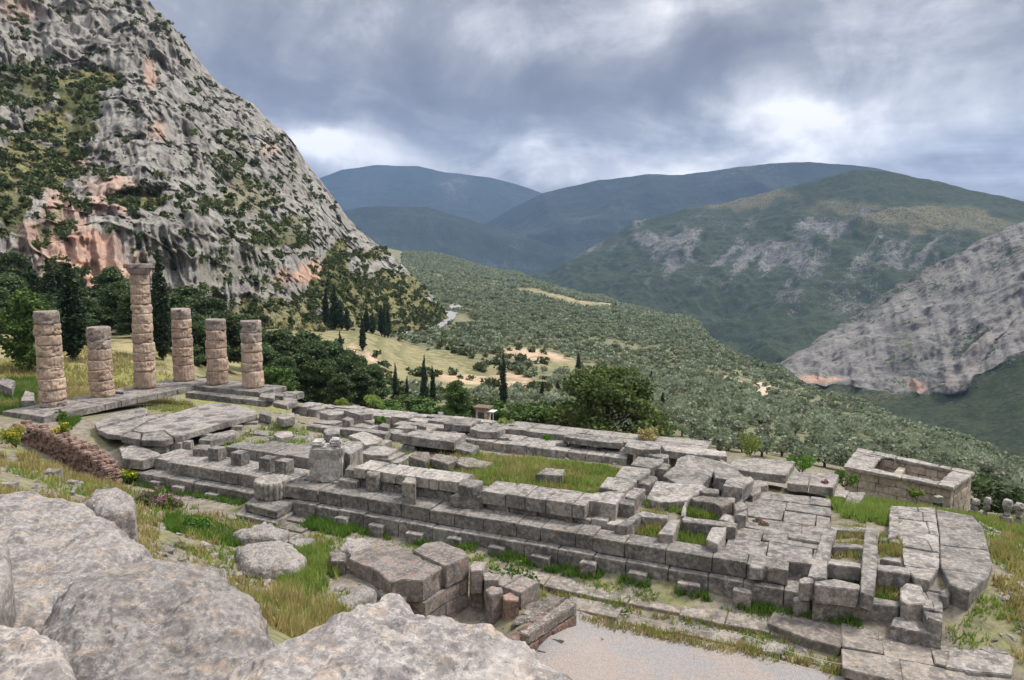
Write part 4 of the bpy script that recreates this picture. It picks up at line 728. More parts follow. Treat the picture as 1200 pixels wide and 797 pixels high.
for c, pts, zt, h, lab, nm, mt in [('E', [(245, 712), (300, 705), (480, 718), (586, 736), (583, 758), (400, 742), (245, 736)], -1.65, 1.1, 'lower front course under the grid of cells', 'stone_course', GREY), ('E', [(168, 722), (190, 706), (247, 714), (240, 738), (172, 738)], -1.85, 1.0, 'lower cube block below the corner of the grid', 'stone_block', GREY), ('F', [(662, 320), (690, 300), (758, 305), (780, 380), (770, 392), (690, 395), (665, 378)], -1.3, .7, 'thick block with two hollows at the right front of the grid', 'stone_block', SLAB), ('F', [(617, 488), (640, 448), (760, 458), (852, 500), (850, 540), (760, 518)], -1.95, .8, 'long low block below the two hollow block', 'stone_block', GREY),
                                  ('F', [(80, 482), (110, 420), (300, 430), (430, 463), (462, 495), (400, 585), (250, 548)], -2.48, .5, 'rounded free lying slab in front of the grid beside the rope', 'stone_slab', PAVE), ('F', [(48, 582), (110, 555), (172, 580), (140, 615), (60, 605)], -2.75, .3, 'small pale slab lying in grass left of the rounded slab', 'stone_slab', PALE),
                                  ('F', [(862, 668), (880, 590), (1100, 588), (1170, 625), (1160, 700), (1000, 690)], -2.35, .8, 'boulder-like slab with a dark basin at the lower right corner', 'stone_slab', SLAB), ('F', [(865, 760), (862, 675), (1000, 695), (1165, 705), (1180, 800), (900, 830)], -2.5, .8, 'dark lower slab beside the yellow flowers at the lower right corner', 'stone_slab', GREY), ('F', [(862, 385), (1000, 368), (1032, 480), (1018, 562), (870, 578)], -2.6, .4, 'weathered slab sunk in weeds right of the long low block', 'stone_slab', PAVE), ('F', [(838, 330), (870, 315), (890, 345), (870, 362), (842, 358)], -1.3, .5, 'small round stone at the broken edge of the western floor', 'stone_block', GREY)]:
    pblock(c, pts, zt, h, nm, lab, {'stone_floor': 'stone floor', 'stone_course': 'stone course', 'stone_slab': 'stone slab', 'stone_block': 'stone block'}[nm], mt, amp=.03, chip=.06)
tiled('pavement', None, None, 55.3, 59.2, 18.0, 22.0, -2.45, .35, 1.6, 1.4, PAVE, 41, .03, jit=.12)
tiled('pavement', None, None, 33.5, 56.5, 18.7, 20.0, -2.52, .25, 2.6, 1.3, PAVE, 42, .02, jit=.12, drop=.05)
tiled('pavement', None, None, 42.0, 55.3, 20.15, 21.2, -2.76, .2, 2.4, 1.05, PAVE, 43, .02, jit=.15, drop=.2)
tiled('pavement', None, None, 18.5, 32.5, 18.2, 20.0, -2.40, .2, 1.9, .9, PAVE, 44, .03, jit=.15, drop=.3)
for o in bpy.data.objects:
    if o.name in ('pavement.001', 'pavement.002'): o.rotation_euler = (0, .0105, TH)
tiled('rubble_wall', 'low stony wall footing among weeds at the right edge', 'wall', 62.4, 64.4, 6.5, 13.5, -2.35, .7, .8, .8, PALE, 45, .12, cut=.25, amp=.06, drop=.15, jit=.12)

# ------------------------------------------------------------------ the ruins on the near side of the path
pblock('H', [(737, 258), (800, 250), (892, 284), (914, 308), (822, 350), (770, 330), (690, 290)], -.75, .95, 'wall_block', 'upper corner block of the near ruined wall with a squared corner', 'stone block', WALLST)
pblock('H', [(437, 322), (452, 300), (500, 282), (560, 272), (640, 270), (690, 293), (770, 326), (815, 352), (730, 408), (660, 404), (606, 416), (560, 378), (528, 358), (480, 344)], -.85, .88, 'wall_block', 'big rough topped block of the near ruined wall, speckled with lichen', 'stone block', WALLST, amp=.05, chip=.14, cut=.13)
pblock('H', [(358, 300), (390, 278), (428, 300), (428, 335), (370, 335)], -.95, 1.0, 'wall_block', 'small upright block left of the lichen speckled block', 'stone block', CONG, amp=.05)
pblock('H', [(543, 455), (580, 430), (700, 408), (722, 420), (655, 485), (590, 480)], -1.5, 1.6, 'wall_block', 'block with a round hollow stepping down inside the near ruined wall', 'stone block', SLAB)
def wall_seg(name, label, cat, p, q, thick, rows, mat, amp=.02, seed=5, lo=.6, hi=1.3, parent=None):
    """ashlar wall from p to q (world xy), thickness to the left of p>q; rows = [(z0, z1), ...]"""
    L = math.hypot(q[0] - p[0], q[1] - p[1]); ang = math.atan2(q[1] - p[1], q[0] - p[0]); r_ = random.Random(seed); bx_ = []
    zb = min(a for a, b in rows)
    for z0, z1 in rows:
        x = 0
        while x < L - .05:
            e = min(L, x + r_.uniform(lo, hi)); e = L if L - e < .3 else e; j = r_.uniform(-.03, .03)
            bx_.append(([(x + .008, j), (e - .008, j), (e - .008, thick + j), (x + .008, thick + j)], z0 - zb, z1 - zb - .008)); x = e
    bm_ = bmesh.new(); stone_bm(bm_, bx_, .22, amp, 2.0, .022, .04, p)
    o = finish(bm_, name, mat, parent, (p[0], p[1], zb), ang)
    return tag(o, label, cat) if cat else o
pa, pm, pb, pc, pd = at(499, 683, -.86), at(524.5, 664.8, -.8), at(551.5, 652, -.76), at(568, 665, -1.2), at(613, 700, -1.9)
wall_seg('ruined_wall', 'pinkish ashlar wall face below the lichen speckled block', 'wall', pa, pm, .95, [(-4.2, -3.5), (-3.5, -2.9), (-2.9, -2.3), (-2.3, -1.72)], WALLST)
wall_seg('ruined_wall', 'pinkish ashlar wall face below the squared corner block', 'wall', pm, pb, .95, [(-4.2, -3.55), (-3.55, -2.95), (-2.95, -2.35), (-2.35, -1.72)], WALLST, seed=6)
wall_seg('ruined_wall', 'ashlar wall stepping down to the right of the near corner block', 'wall', pb, pc, .8, [(-4.2, -3.4), (-3.4, -2.7), (-2.7, -1.95), (-1.95, -1.3)], WALLST, seed=8)
wall_seg('ruined_wall', 'crumbling pink wall between the corner block and the wedge wall', 'wall', pc, pd, 1.3, [(-4.2, -3.5), (-3.5, -2.9), (-2.9, -2.35), (-2.35, -1.7)], WALLST, .05, 9)
for pts, zt, h, lab in [([(912, 350), (935, 337), (968, 348), (966, 366), (922, 370)], -1.15, 1.0, 'tall square pier just right of the near corner block'), ([(965, 378), (990, 368), (1037, 384), (1030, 405), (972, 404)], -1.5, .9, 'lower pier stepping down beside the tall square pier'), ([(975, 440), (1000, 425), (1045, 430), (1050, 450), (1000, 468)], -1.65, 2.2, 'leaning weathered pier with a rounded head near the leafy shrub')]:
    pblock('H', pts, zt, h, 'wall_pier', lab, 'pier', WALLST)
pblock('G', [(108, 428), (150, 415), (186, 435), (184, 458), (118, 452)], -1.75, 2.2, 'wall_pier', 'last weathered pier beside the weedy wedge wall', 'pier', REDC, amp=.05, chip=.1)
pblock('G', [(182, 588), (225, 604), (300, 555), (434, 462), (420, 440), (388, 446), (330, 490), (250, 545)], -1.9, .45, 'cap_stones', 'rough grey cap stones along the top of the wedge wall', 'wall', CONG, amp=.07, chip=.14, cut=.16)
wall_seg('wedge_wall', 'reddish block wall ending in a wedge beside the gravel path', 'wall', at(623, 744, -1.9), at(678.5, 707, -1.9), 1.1, [(-3.9, -3.3), (-3.3, -2.8), (-2.8, -2.36)], REDC, .03, 4, .5, .9)
pblock('G', [(150, 560), (215, 470), (330, 430), (400, 430), (320, 490), (250, 545)], -2.35, 1.6, 'rubble_fill', 'earth and rubble packed behind the wedge wall', 'rubble', CONG, amp=.12, chip=.16, cut=.14)
for c, pts, zt, h, lab in [('G', [(372, 690), (430, 650), (500, 655), (505, 692), (440, 728)], -3.0, .9, 'broken block at the foot of the wedge wall'), ('G', [(502, 672), (550, 665), (548, 690), (515, 704)], -3.25, .5, 'small white stone beside the gravel path'), ('G', [(590, 765), (620, 722), (780, 748), (772, 792), (600, 830)], -3.5, .4, 'flat pale slab lying in the gravel path'), 
                            ('P', [(330, 632), (350, 626), (372, 634), (355, 645)], -1.9, .7, 'small stone on the weedy ledge left of the near wall'),
                            ('P', [(24, 474), (30, 460), (40, 464), (41, 474)], .35, 1.2, 'small grey upright stone left of the leftmost column'), ('P', [(-6, 452), (4, 446), (18, 450), (14, 460)], .5, 1.0, 'dark block at the left edge behind the platform'), ('P', [(135, 462), (137, 457), (146, 458), (145, 463)], .2, .7, 'little stone behind the shortest column')]:
    pblock(c, pts, zt, h, 'loose_rock', lab, 'rock', {'white': PALE, 'pale': PALE}.get(lab.split()[1], CONG if 'moss' in lab or 'rock' in lab else GREY), amp=.09, chip=.16, cut=.13)
# rubble wall on the left
def rubble(name, label, cat, spine, thick, mat, s=.32, seed=3):
    """a dry wall of many small stones packed along a spine of (u, v, top z, bottom z)"""
    r_ = random.Random(seed); bm_ = bmesh.new(); u0, v0, zb = spine[0][0], spine[0][1], min(q[3] for q in spine)
    for i in range(len(spine) - 1):
        a, b_ = spine[i], spine[i + 1]; L = math.hypot(b_[0] - a[0], b_[1] - a[1]); n_ = max(1, int(L / s))
        for k_ in range(n_):
            t = (k_ + .5) / n_; cu, cv_, zt, z0 = [a[j] + (b_[j] - a[j]) * t for j in range(4)]
            for side in np.arange(-thick / 2, thick / 2 + .01, s):
                z = z0
                while z < zt + r_.uniform(-.15, .1):
                    hh = s * r_.uniform(.5, 1.0); ww = s * r_.uniform(.5, .75); du, dv = r_.uniform(-.06, .06), r_.uniform(-.08, .08)
                    uu, vv = cu + du - u0, -(cv_ + side + dv - v0); q = [r_.uniform(.75, 1.15) for _ in range(4)]
                    add_prism(bm_, [(uu - ww * q[0], vv - ww * q[1]), (uu + ww * q[1], vv - ww * q[2]), (uu + ww * q[2], vv + ww * q[3]), (uu - ww * q[3], vv + ww * q[0])], z - zb, z + hh - zb, .05); z += hh * .85
    displace_bm(bm_, .05, 3.0, seed, (u0, v0, 0), .03)
    x, y = uv(u0, v0); return tag(finish(bm_, name, mat, None, (x, y, zb), TH), label, cat)
rubble('rubble_wall', 'crumbling reddish rubble wall beside the yellow flowers', 'wall', [(15.4, 19.3, -1.25, -2.9), (13.8, 18.9, -.75, -2.6), (11.5, 18.6, -.25, -2.0), (8.5, 18.4, .15, -1.2), (5.0, 18.2, .3, -.8)], .9, REDC)
for i, (px, py, z, s_) in enumerate([(60, 548, .9, .5), (30, 590, 3.2, .4), (105, 585, 1.6, .35), (120, 600, 2.2, .3), (12, 566, 2.2, .35), (85, 560, .7, .35)]):
    x, y = at(px, py, z); z0 = gz1(x, y)
    block('loose_rock', 'small loose stone on the weedy slope below the rubble wall', 'rock', [(x - s_, y - s_ * .6), (x + s_ * .7, y - s_ * .7), (x + s_, y + s_ * .6), (x - s_ * .6, y + s_ * .7)], z0 + .3, .5, PALE, amp=.08, cut=.15, group='loose stones on the left slope')

# ------------------------------------------------------------------ the big boulders in front of the camera
def boulder(name, label, poly, zt, h, seed, e=.24, tilt=(0, 0), amp=.07, na=220, nr_=150, deep=1.0):
    cx = sum(p[0] for p in poly) / len(poly); cy = sum(p[1] for p in poly) / len(poly); n_ = len(poly)
    th = np.linspace(0, 2 * math.pi, na, endpoint=False); ct, st_ = np.cos(th), np.sin(th); Rr = np.full(na, 1e9)
    for i in range(n_):
        (x1, y1), (x2, y2) = poly[i], poly[(i + 1) % n_]; x1 -= cx; x2 -= cx; y1 -= cy; y2 -= cy
        ex_, ey_ = x2 - x1, y2 - y1; den = ct * ey_ - st_ * ex_; den = np.where(abs(den) < 1e-9, 1e-9, den)
        t = (x1 * ey_ - y1 * ex_) / den; s_ = (x1 * st_ - y1 * ct) / den
        Rr = np.where((t > 0) & (s_ >= -1e-6) & (s_ <= 1 + 1e-6), np.minimum(Rr, t), Rr)
    Rr = np.where(Rr > 1e8, np.median(Rr[Rr < 1e8]), Rr)
    Rr = Rr * (1 + .05 * vnoise(np.c_[ct * 5, st_ * 5, ct * 0 + seed], seed) + .025 * vnoise(np.c_[ct * 14, st_ * 14, ct * 0 + seed], seed + 1))
    ph = np.linspace(.0, math.pi / 2, nr_); ph = np.concatenate([ph, [math.pi / 2 + .1, math.pi / 2 + .2]])
    sr = np.sin(np.minimum(ph, math.pi / 2)) ** .55; sz = np.cos(np.minimum(ph, math.pi / 2)) ** e
    # even the rings out along the profile
    d = np.r_[0, np.cumsum(np.hypot(np.diff(sr), np.diff(sz) * .6))]; dn = np.linspace(0, d[-1], nr_); sr = np.interp(dn, d, sr); sz = np.interp(dn, d, sz)
    X = sr[:, None] * (Rr * ct)[None]; Y = sr[:, None] * (Rr * st_)[None]; Z = -h + h * sz[:, None] + 0 * X + X * tilt[0] + Y * tilt[1]
    Z = np.vstack([Z, Z[-1:] - deep]); X = np.vstack([X, X[-1:] * .97]); Y = np.vstack([Y, Y[-1:] * .97]); nn = nr_ + 1
    P = np.c_[X.ravel(), Y.ravel(), Z.ravel()]
    Nn = np.c_[X.ravel() * .5, Y.ravel() * .5, (Z.ravel() + h) * 1.0 + .3]; Nn /= np.linalg.norm(Nn, axis=1, keepdims=True)
    W = P + np.array([cx, cy, seed])
    dd = fbm(W * .8, 3, seed) * amp * 1.5 + (ridged(W * 1.8, 5, seed + 3, .6) * .9 + fbm(W * 4, 4, seed + 5) * .45) * amp + fbm(W * 14, 4, seed + 8, .6) * amp * .3
    dd = dd - .05 * np.clip(fbm(W * 2.6, 4, seed + 11) - .18, 0, 1) * 2 - .03 * np.clip(fbm(W * 9, 3, seed + 13) - .2, 0, 1) * 2
    st2 = (W[:, 2] * 3.1 + W[:, 0] * .5 + fbm(W * 1.4, 3, seed + 21) * 1.2); dd = dd + amp * .5 * (np.abs((st2 % 1) - .5) * 2 - .5) * np.clip((-Z.ravel() - .05) * 3, 0, 1)
    P = P + Nn * dd[:, None]
    F = []; idx = np.arange(nn * na).reshape(nn, na); F = np.stack([idx[:-1], np.roll(idx, -1, 1)[:-1], np.roll(idx, -1, 1)[1:], idx[1:]], -1).reshape(-1, 4)[:, ::-1]
    o = link(name, mesh_np(name, P, F, BOULD, None, True), None, (cx, cy, zt)); return tag(o, label, 'boulder')
for pts, zt, h, nm, lab, sd in [([(280, 640), (312, 629), (340, 635), (361, 650), (350, 662), (305, 668), (284, 662)], -1.0, 1.2, 'mossy_rock', 'rough mossy boulder block above the green pit', 81), ([(274, 624), (312, 611), (342, 620), (325, 632), (280, 630)], -1.4, .8, 'mossy_rock', 'low mossy rock behind the mossy boulder block', 82), ([(350, 728), (375, 710), (432, 682), (445, 686), (440, 697), (380, 730), (355, 738)], -1.1, 1.0, 'kerb_rock', 'long narrow kerb stone along the near side of the green pit', 83), ([(283, 660), (300, 648), (340, 655), (348, 670), (310, 684), (288, 676)], -1.45, 1.0, 'mossy_rock', 'dark mossy stone at the left of the green pit', 84),
                           ([(684, 782), (704, 770), (718, 782), (706, 800), (690, 798)], -3.0, .5, 'rock', 'fallen rock between the wedge wall and the front boulder', 85), ([(398, 642), (410, 628), (428, 630), (440, 640), (420, 654)], -1.2, .8, 'rock', 'low stone behind the lichen speckled block', 86)]:
    boulder(nm, lab, [at(x, y, zt) for x, y in pts], zt, h, sd, amp=.10, na=130, nr_=80, deep=1.2)
def bp(pts, z): return [at(x, y, z) for x, y in pts]
boulder('boulder', 'pale weathered boulder at the left edge, behind the huge rounded one', bp([(-120, 640), (-40, 566), (30, 562), (100, 580), (152, 600), (180, 628), (120, 668), (30, 712), (-80, 730)], 8.5), 8.42, 1.2, 11, deep=3)
boulder('boulder', 'huge rounded grey boulder in the lower left with a flat speckled top', bp([(22, 742), (50, 695), (118, 660), (205, 645), (262, 652), (300, 690), (327, 735), (322, 790), (250, 850), (120, 850), (60, 800)], 8.95), 8.97, 1.0, 23, deep=1.5)
boulder('boulder', 'boulder in the lower left corner, cut off by the picture edge', bp([(-60, 760), (-20, 728), (40, 738), (84, 772), (104, 820), (60, 880), (-60, 880)], 9.0), 9.08, .9, 37, deep=1.5)
boulder('boulder', 'broad pale boulder filling the bottom middle foreground', bp([(215, 850), (270, 805), (340, 766), (420, 722), (468, 708), (520, 733), (590, 748), (650, 775), (700, 820), (700, 900), (500, 980), (280, 960)], 9.45), 9.62, .8, 51, amp=.055, na=300, nr_=220, deep=2)
boulder('boulder', 'smaller grey boulder peeking up behind the left edge boulder', bp([(100, 596), (112, 580), (140, 576), (160, 590), (158, 606), (120, 610)], 5.2), 5.4, .9, 61, amp=.05, na=110, nr_=70, deep=2)
boulder('boulder', 'dark low rock in the gap at the far left edge', bp([(-30, 700), (-10, 640), (12, 650), (18, 690), (0, 720)], 8.6), 8.75, .7, 71, amp=.05, na=110, nr_=70, deep=1.5)

# ------------------------------------------------------------------ gravel path, roads
def drape(name, mat, pts, width, lift, kind='structure', n_=6, zf=None):
    P = np.array(pts, float); seg = np.r_[0, np.cumsum(np.hypot(*np.diff(P, axis=0).T))]; m_ = max(12, int(seg[-1] / (width / n_)))
    s_ = np.linspace(0, seg[-1], min(m_, 200)); x = np.interp(s_, seg, P[:, 0]); y = np.interp(s_, seg, P[:, 1])
    tx, ty = np.gradient(x), np.gradient(y); L = np.hypot(tx, ty); tx /= L; ty /= L
    w_ = np.linspace(-.5, .5, n_ + 1) * width; wob = 1 + .12 * vnoise(np.c_[x, y, x * 0] / (width * .6), 3)
    X = x[:, None] - ty[:, None] * w_[None] * wob[:, None]; Y = y[:, None] + tx[:, None] * w_[None] * wob[:, None]
    Z = ground_z(X.ravel(), Y.ravel()) + lift
    return tag(link(name, mesh_np(name, np.c_[X.ravel(), Y.ravel(), Z], grid_faces(len(x), n_ + 1)[:, ::-1], mat, None, True)), kind=kind)
m, kk, b = new_mat('gravel'); p = kk.node('ShaderNodeNewGeometry').outputs['Position']
ga = kk.noise(p, .5, 4); gb = kk.voro(p, 26, out='Color'); gcx = kk.noise(p, 30, 4, .7)
sepg = kk.node('ShaderNodeSeparateColor'); kk.put(sepg.inputs[0], gb)
col = kk.mix(kk.step(ga, .42, .62), (.235, .22, .21), (.29, .225, .18)); col = kk.mix(kk.math('MULTIPLY', sepg.outputs[0], .5), col, (.42, .40, .39)); col = kk.mix(kk.step(gcx, .55, .7), col, (.18, .16, .145))
kk.put(b.inputs['Base Color'], col); bump(kk, b, kk.math('ADD', kk.voro(p, 26), gcx), .7, .03); GRAVEL = m
drape('gravel_path', GRAVEL, [uv(45.1, 23.6), uv(47, 23.7), uv(49, 23.9), uv(54, 24.2), uv(60, 24.6), uv(70, 25.5)], 4.9, .10, n_=16)
ROADM = plain('road_asphalt', (.27, .26, .25), .9, .12, .3); DIRT = plain('dirt_road', (.46, .37, .27), .95, .15, .2)
def road(name, mat, spec, width): drape(name, mat, [atr(*q)[:2] for q in spec], width, .6, n_=4)
road('road', ROADM, [(470, 398, 300), (490, 391, 325), (505, 385, 350), (518, 377, 385), (526, 368, 430), (533, 360, 480), (540, 352, 560)], 9)
road('road', DIRT, [(884, 474, 235), (892, 466, 252), (899, 459, 272), (897, 452, 292), (888, 447, 305)], 4.5)

# ------------------------------------------------------------------ roofless building beyond the south-west corner
TQ = [at(992, 543, -3), at(1117, 566, -3), at(1141, 549, -3), at(1008, 523, -3)]
def bil(s, t): return tuple((TQ[0][j] * (1 - s) + TQ[1][j] * s) * (1 - t) + (TQ[3][j] * (1 - s) + TQ[2][j] * s) * t for j in (0, 1))
tb = thing('roofless_building', 'small roofless stone treasury of buff blocks with open top, right of the temple', 'building', (*bil(.5, .5), -8.5))
def tpart(name, boxes, mat, amp=.03, cut=.4, chip=.05):
    bm_ = bmesh.new(); cx, cy = bil(.5, .5); stone_bm(bm_, [([(bil(s, t)[0] - cx, bil(s, t)[1] - cy) for s, t in q], z0 + 8.5, z1 + 8.5) for q, z0, z1 in boxes], cut, amp, 1.5, .03, chip, (cx, cy)); return finish(bm_, name, mat, tb)
def sq(s0, s1, t0, t1): return [(s0, t0), (s1, t0), (s1, t1), (s0, t1)]
def rows(s0, s1, t0, t1, z0, z1, n_, along='s', seed=2, lo=.10, hi=.22):
    r_ = random.Random(seed); o = []
    for i in range(n_):
        za, zb_ = z0 + (z1 - z0) * i / n_, z0 + (z1 - z0) * (i + 1) / n_; a, e_ = (s0, s1) if along == 's' else (t0, t1)
        while a < e_ - .01:
            q = min(e_, a + r_.uniform(lo, hi)); q = e_ if e_ - q < .05 else q; j = r_.uniform(-.006, .006)
            o.append((sq(a + .001, q - .001, t0 + j, t1 + j), za, zb_ - .01) if along == 's' else (sq(s0 + j, s1 + j, a + .002, q - .002), za, zb_ - .01)); a = q
    return o
tpart('front_wall', rows(0, 1, 0, .12, -8.5, -3.25, 9, seed=3), TREAS); tpart('back_wall', rows(0, 1, .88, 1, -8.5, -3.25, 9, seed=4), TREAS)
tpart('side_wall', rows(0, .16, .125, .875, -8.5, -3.25, 9, 't', 5, .2, .4), TREAS); tpart('side_wall', rows(.9, 1, .125, .875, -8.5, -3.25, 9, 't', 6, .2, .4), TREAS)
tpart('cross_wall', rows(.40, .47, .125, .875, -8.5, -3.5, 7, 't', 7, .2, .4), TREAS)
tpart('floor', [(sq(.15, .905, .12, .88), -8.4, -4.9)], GREY)
tpart('cornice', rows(-.02, 1.02, -.05, .14, -3.24, -3.0, 1, seed=8) + rows(-.02, 1.02, .86, 1.04, -3.24, -3.0, 1, seed=9) + rows(-.02, .24, .145, .855, -3.24, -3.02, 1, 't', 10, .2, .4) + rows(.86, 1.02, .145, .855, -3.24, -3.02, 1, 't', 11, .2, .4), PALE, .05, .3, .12)
def board(name, label, cat, p, w_, h_, z, ang, mat, legs=True):
    t = thing(name, label, cat, (p[0], p[1], z), ang); bm_ = bmesh.new(); add_prism(bm_, [(-w_ / 2, -.03), (w_ / 2, -.03), (w_ / 2, .03), (-w_ / 2, .03)], .55, .55 + h_, .008); finish(bm_, 'panel', mat, t, smooth=False)
    for s in (-1, 1):
        bm_ = bmesh.new(); add_prism(bm_, [(s * w_ * .4 - .03, -.09), (s * w_ * .4 + .03, -.09), (s * w_ * .4 + .03, -.035), (s * w_ * .4 - .03, -.035)], -.8, .55 + h_ * .8, .005); finish(bm_, 'leg', METAL, t, smooth=False)
    return t
fx, fy = at(1123, 578, -4.6); board('information_panel', 'white information panel in front of the roofless building corner', 'panel', (fx, fy), .95, .45, -5.0, math.atan2(-fx, fy) * 0 + .35, WHITE)
# stacked-stone posts in the grass on the right
for i, (ex_, ey_, hh, sc_, lab) in enumerate([(866, 424, 1.35, 1.0, 'pale headed stone post nearest the roofless building'), (912, 440, 1.5, .8, 'dark shafted stone post, second from the roofless building'), (993, 480, 1.6, 1.1, 'stout stone post, tallest in the grass at the right edge'), (1044, 472, 1.5, .95, 'stone post at the very right edge of the grass')]):
    px, py = pix('E', [(ex_, ey_)])[0]; x, y = at(px, py, -3.6); z0 = gz1(x, y) - .1
    t = thing('stone_post', lab, 'stone post', (x, y, z0), i * .7, 'stone posts in the right hand grass')
    zz0 = 0
    for j, (rr_, h_) in enumerate([(.30 * sc_, hh * .45), (.22 * sc_, hh * .3), (.27 * sc_, hh * .25)]):
        link(['base', 'shaft', 'head'][j], drum_mesh('post', rr_ * .85, rr_ * .8, h_ + .02, 90 + i * 5 + j, .11, [GREY, GREY, PALE][j], 0), t, (.04 * j, -.03 * j, zz0)); zz0 += h_
px, py = pix('E', [(730, 385)])[0]; x, y = at(px, py, -4.2); t = thing('marker_stele', 'dark upright marker with a pale top and a small white plate in the grass', 'marker', (x, y, gz1(x, y) - .2), .2)
for nm, q, z0, z1, mt in [('slab', [(-.22, -.15), (.22, -.15), (.22, .15), (-.22, .15)], .35, 1.15, DARKM), ('head', [(-.25, -.18), (.25, -.18), (.25, .18), (-.25, .18)], 1.151, 1.55, PALE), ('base', [(-.35, -.25), (.35, -.25), (.35, .25), (-.35, .25)], 0, .349, GREY), ('plate', [(.28, -.2), (.72, -.2), (.72, -.16), (.28, -.16)], .45, .8, WHITE)]:
    bm_ = bmesh.new(); add_prism(bm_, q, z0, z1, .02); finish(bm_, nm, mt, t)
# kiosk beyond the far edge
kx, ky, kz_ = atr(567, 495, 70); kz0 = kz_ - .3; t = thing('kiosk', 'small square hut with a flat roof and a white awning behind the raised slabs', 'kiosk', (kx, ky, kz0), -.35)
for nm, q, z0, z1, mt in [('wall', [(-.6, -.5), (.6, -.5), (.6, .5), (-.6, .5)], 0, 1.75, TREAS), ('roof', [(-.85, -.7), (.85, -.7), (.85, .7), (-.85, .7)], 1.76, 1.92, WOODP), ('window', [(-.35, -.53), (.3, -.53), (.3, -.505), (-.35, -.505)], .8, 1.4, DARKM), ('awning', [(.62, -.6), (1.35, -.6), (1.35, .4), (.62, .4)], 1.5, 1.56, WHITE), ('post', [(1.22, -.55), (1.3, -.55), (1.3, -.47), (1.22, -.47)], 0, 1.495, METAL)]:
    bm_ = bmesh.new(); add_prism(bm_, q, z0, z1, .01); finish(bm_, nm, mt, t, smooth=False)
wx, wy, wz = atr(517, 487, 90); t = board('white_board', 'small white board among the trees beyond the far edge', 'board', (wx, wy), .7, .35, wz - .5, -.2, WHITE)
# rope barrier along the path
rb_ = thing('rope_barrier', 'low white rope barrier on thin posts along the gravel path', 'barrier', (*uv(46, 20.9), -3.3))
px_ = [(45.2, 21.2), (47.6, 21.25), (52.1, 21.3), (55.8, 21.7), (59.5, 22.4), (64, 23.2)]; cx, cy = uv(46, 20.9); tops_ = []
for u, v in px_:
    x, y = uv(u, v); z = gz1(x, y) + 3.3; bm_ = bmesh.new(); bmesh.ops.create_cone(bm_, cap_ends=True, segments=8, radius1=.02, radius2=.02, depth=.75, matrix=Matrix.Translation((x - cx, y - cy, z + .3))); finish(bm_, 'post', METAL, rb_); tops_.append((x - cx, y - cy, z + .62))
V = []; F = []
for a, b_ in zip(tops_[:-1], tops_[1:]):
    for k_ in range(13):
        t = k_ / 12; q = [a[j] + (b_[j] - a[j]) * t for j in range(3)]; q[2] -= .16 * 4 * t * (1 - t); n0 = len(V)
        for w_ in range(4): an = w_ * math.pi / 2; V.append((q[0], q[1] + .011 * math.cos(an), q[2] + .011 * math.sin(an)))
        if k_: F += [(n0 - 4 + w_, n0 - 4 + (w_ + 1) % 4, n0 + (w_ + 1) % 4, n0 + w_) for w_ in range(4)]
link('rope', mesh_np('rope', np.array(V), np.array(F), ROPE), rb_)

# ------------------------------------------------------------------ plants
rng = np.random.default_rng(7)
def leaf_quads(C, size, seed, flat=0.0, tint0=.5, tvar=.22):
    r_ = np.random.default_rng(seed); n_ = len(C); a = r_.normal(size=(n_, 3)); a /= np.linalg.norm(a, axis=1, keepdims=True); b_ = r_.normal(size=(n_, 3)); b_[:, 2] *= (1 - flat)
    b_ = np.cross(a, b_); b_ /= np.linalg.norm(b_, axis=1, keepdims=True) + 1e-9; s_ = size * r_.uniform(.55, 1.25, (n_, 1)); asp = r_.uniform(.5, 1, (n_, 1))
    V = np.stack([C - a * s_ * .5 - b_ * s_ * .2 * asp, C + b_ * s_ * .55 * asp - a * s_ * .1, C + a * s_ * .6 + b_ * s_ * .1, C - b_ * s_ * .5 * asp + a * s_ * .12], 1).reshape(-1, 3)
    F = np.arange(n_ * 4).reshape(-1, 4); t = np.clip(tint0 + r_.normal(size=n_) * tvar, 0, 1); return V, F, np.repeat(t, 4)
def lobes_pts(L, n_, seed):
    """points in the outer shell of ellipsoid lobes (cx, cy, cz, rx, ry, rz)"""
    r_ = np.random.default_rng(seed); out_ = []; tn = []
    w_ = np.array([l[3] * l[4] + l[3] * l[5] for l in L]); w_ = w_ / w_.sum()
    for l, ww in zip(L, w_):
        m_ = max(4, int(n_ * ww)); d = r_.normal(size=(m_, 3)); d /= np.linalg.norm(d, axis=1, keepdims=True); rad = r_.uniform(.15, 1, (m_, 1)) ** .45
        rad = rad * (1 + .25 * vnoise(d * 2.3 + l[0], seed)[:, None]); out_.append(np.array(l[:3]) + d * rad * np.array(l[3:6])); tn.append(np.full(m_, r_.normal() * .16))
    return np.vstack(out_), np.concatenate(tn)
def crown_mesh(name, L, n_, size, seed, mat, flat=.3):
    C, tn = lobes_pts(L, n_, seed); V, F, t = leaf_quads(C, size, seed, flat); return mesh_np(name, V, F, mat, {'tint': np.clip(t + np.repeat(tn, 4), 0, 1)})
def tube(V, F, p, q, r0, r1, n_=7):
    p, q = Vector(p), Vector(q); d = (q - p).normalized(); a = d.orthogonal().normalized(); b_ = d.cross(a); k0 = len(V)
    for c, r_ in ((p, r0), (q, r1)):
        for i in range(n_): an = 2 * math.pi * i / n_; V.append(tuple(c + a * r_ * math.cos(an) + b_ * r_ * math.sin(an)))
    F += [(k0 + i, k0 + (i + 1) % n_, k0 + n_ + (i + 1) % n_, k0 + n_ + i) for i in range(n_)]
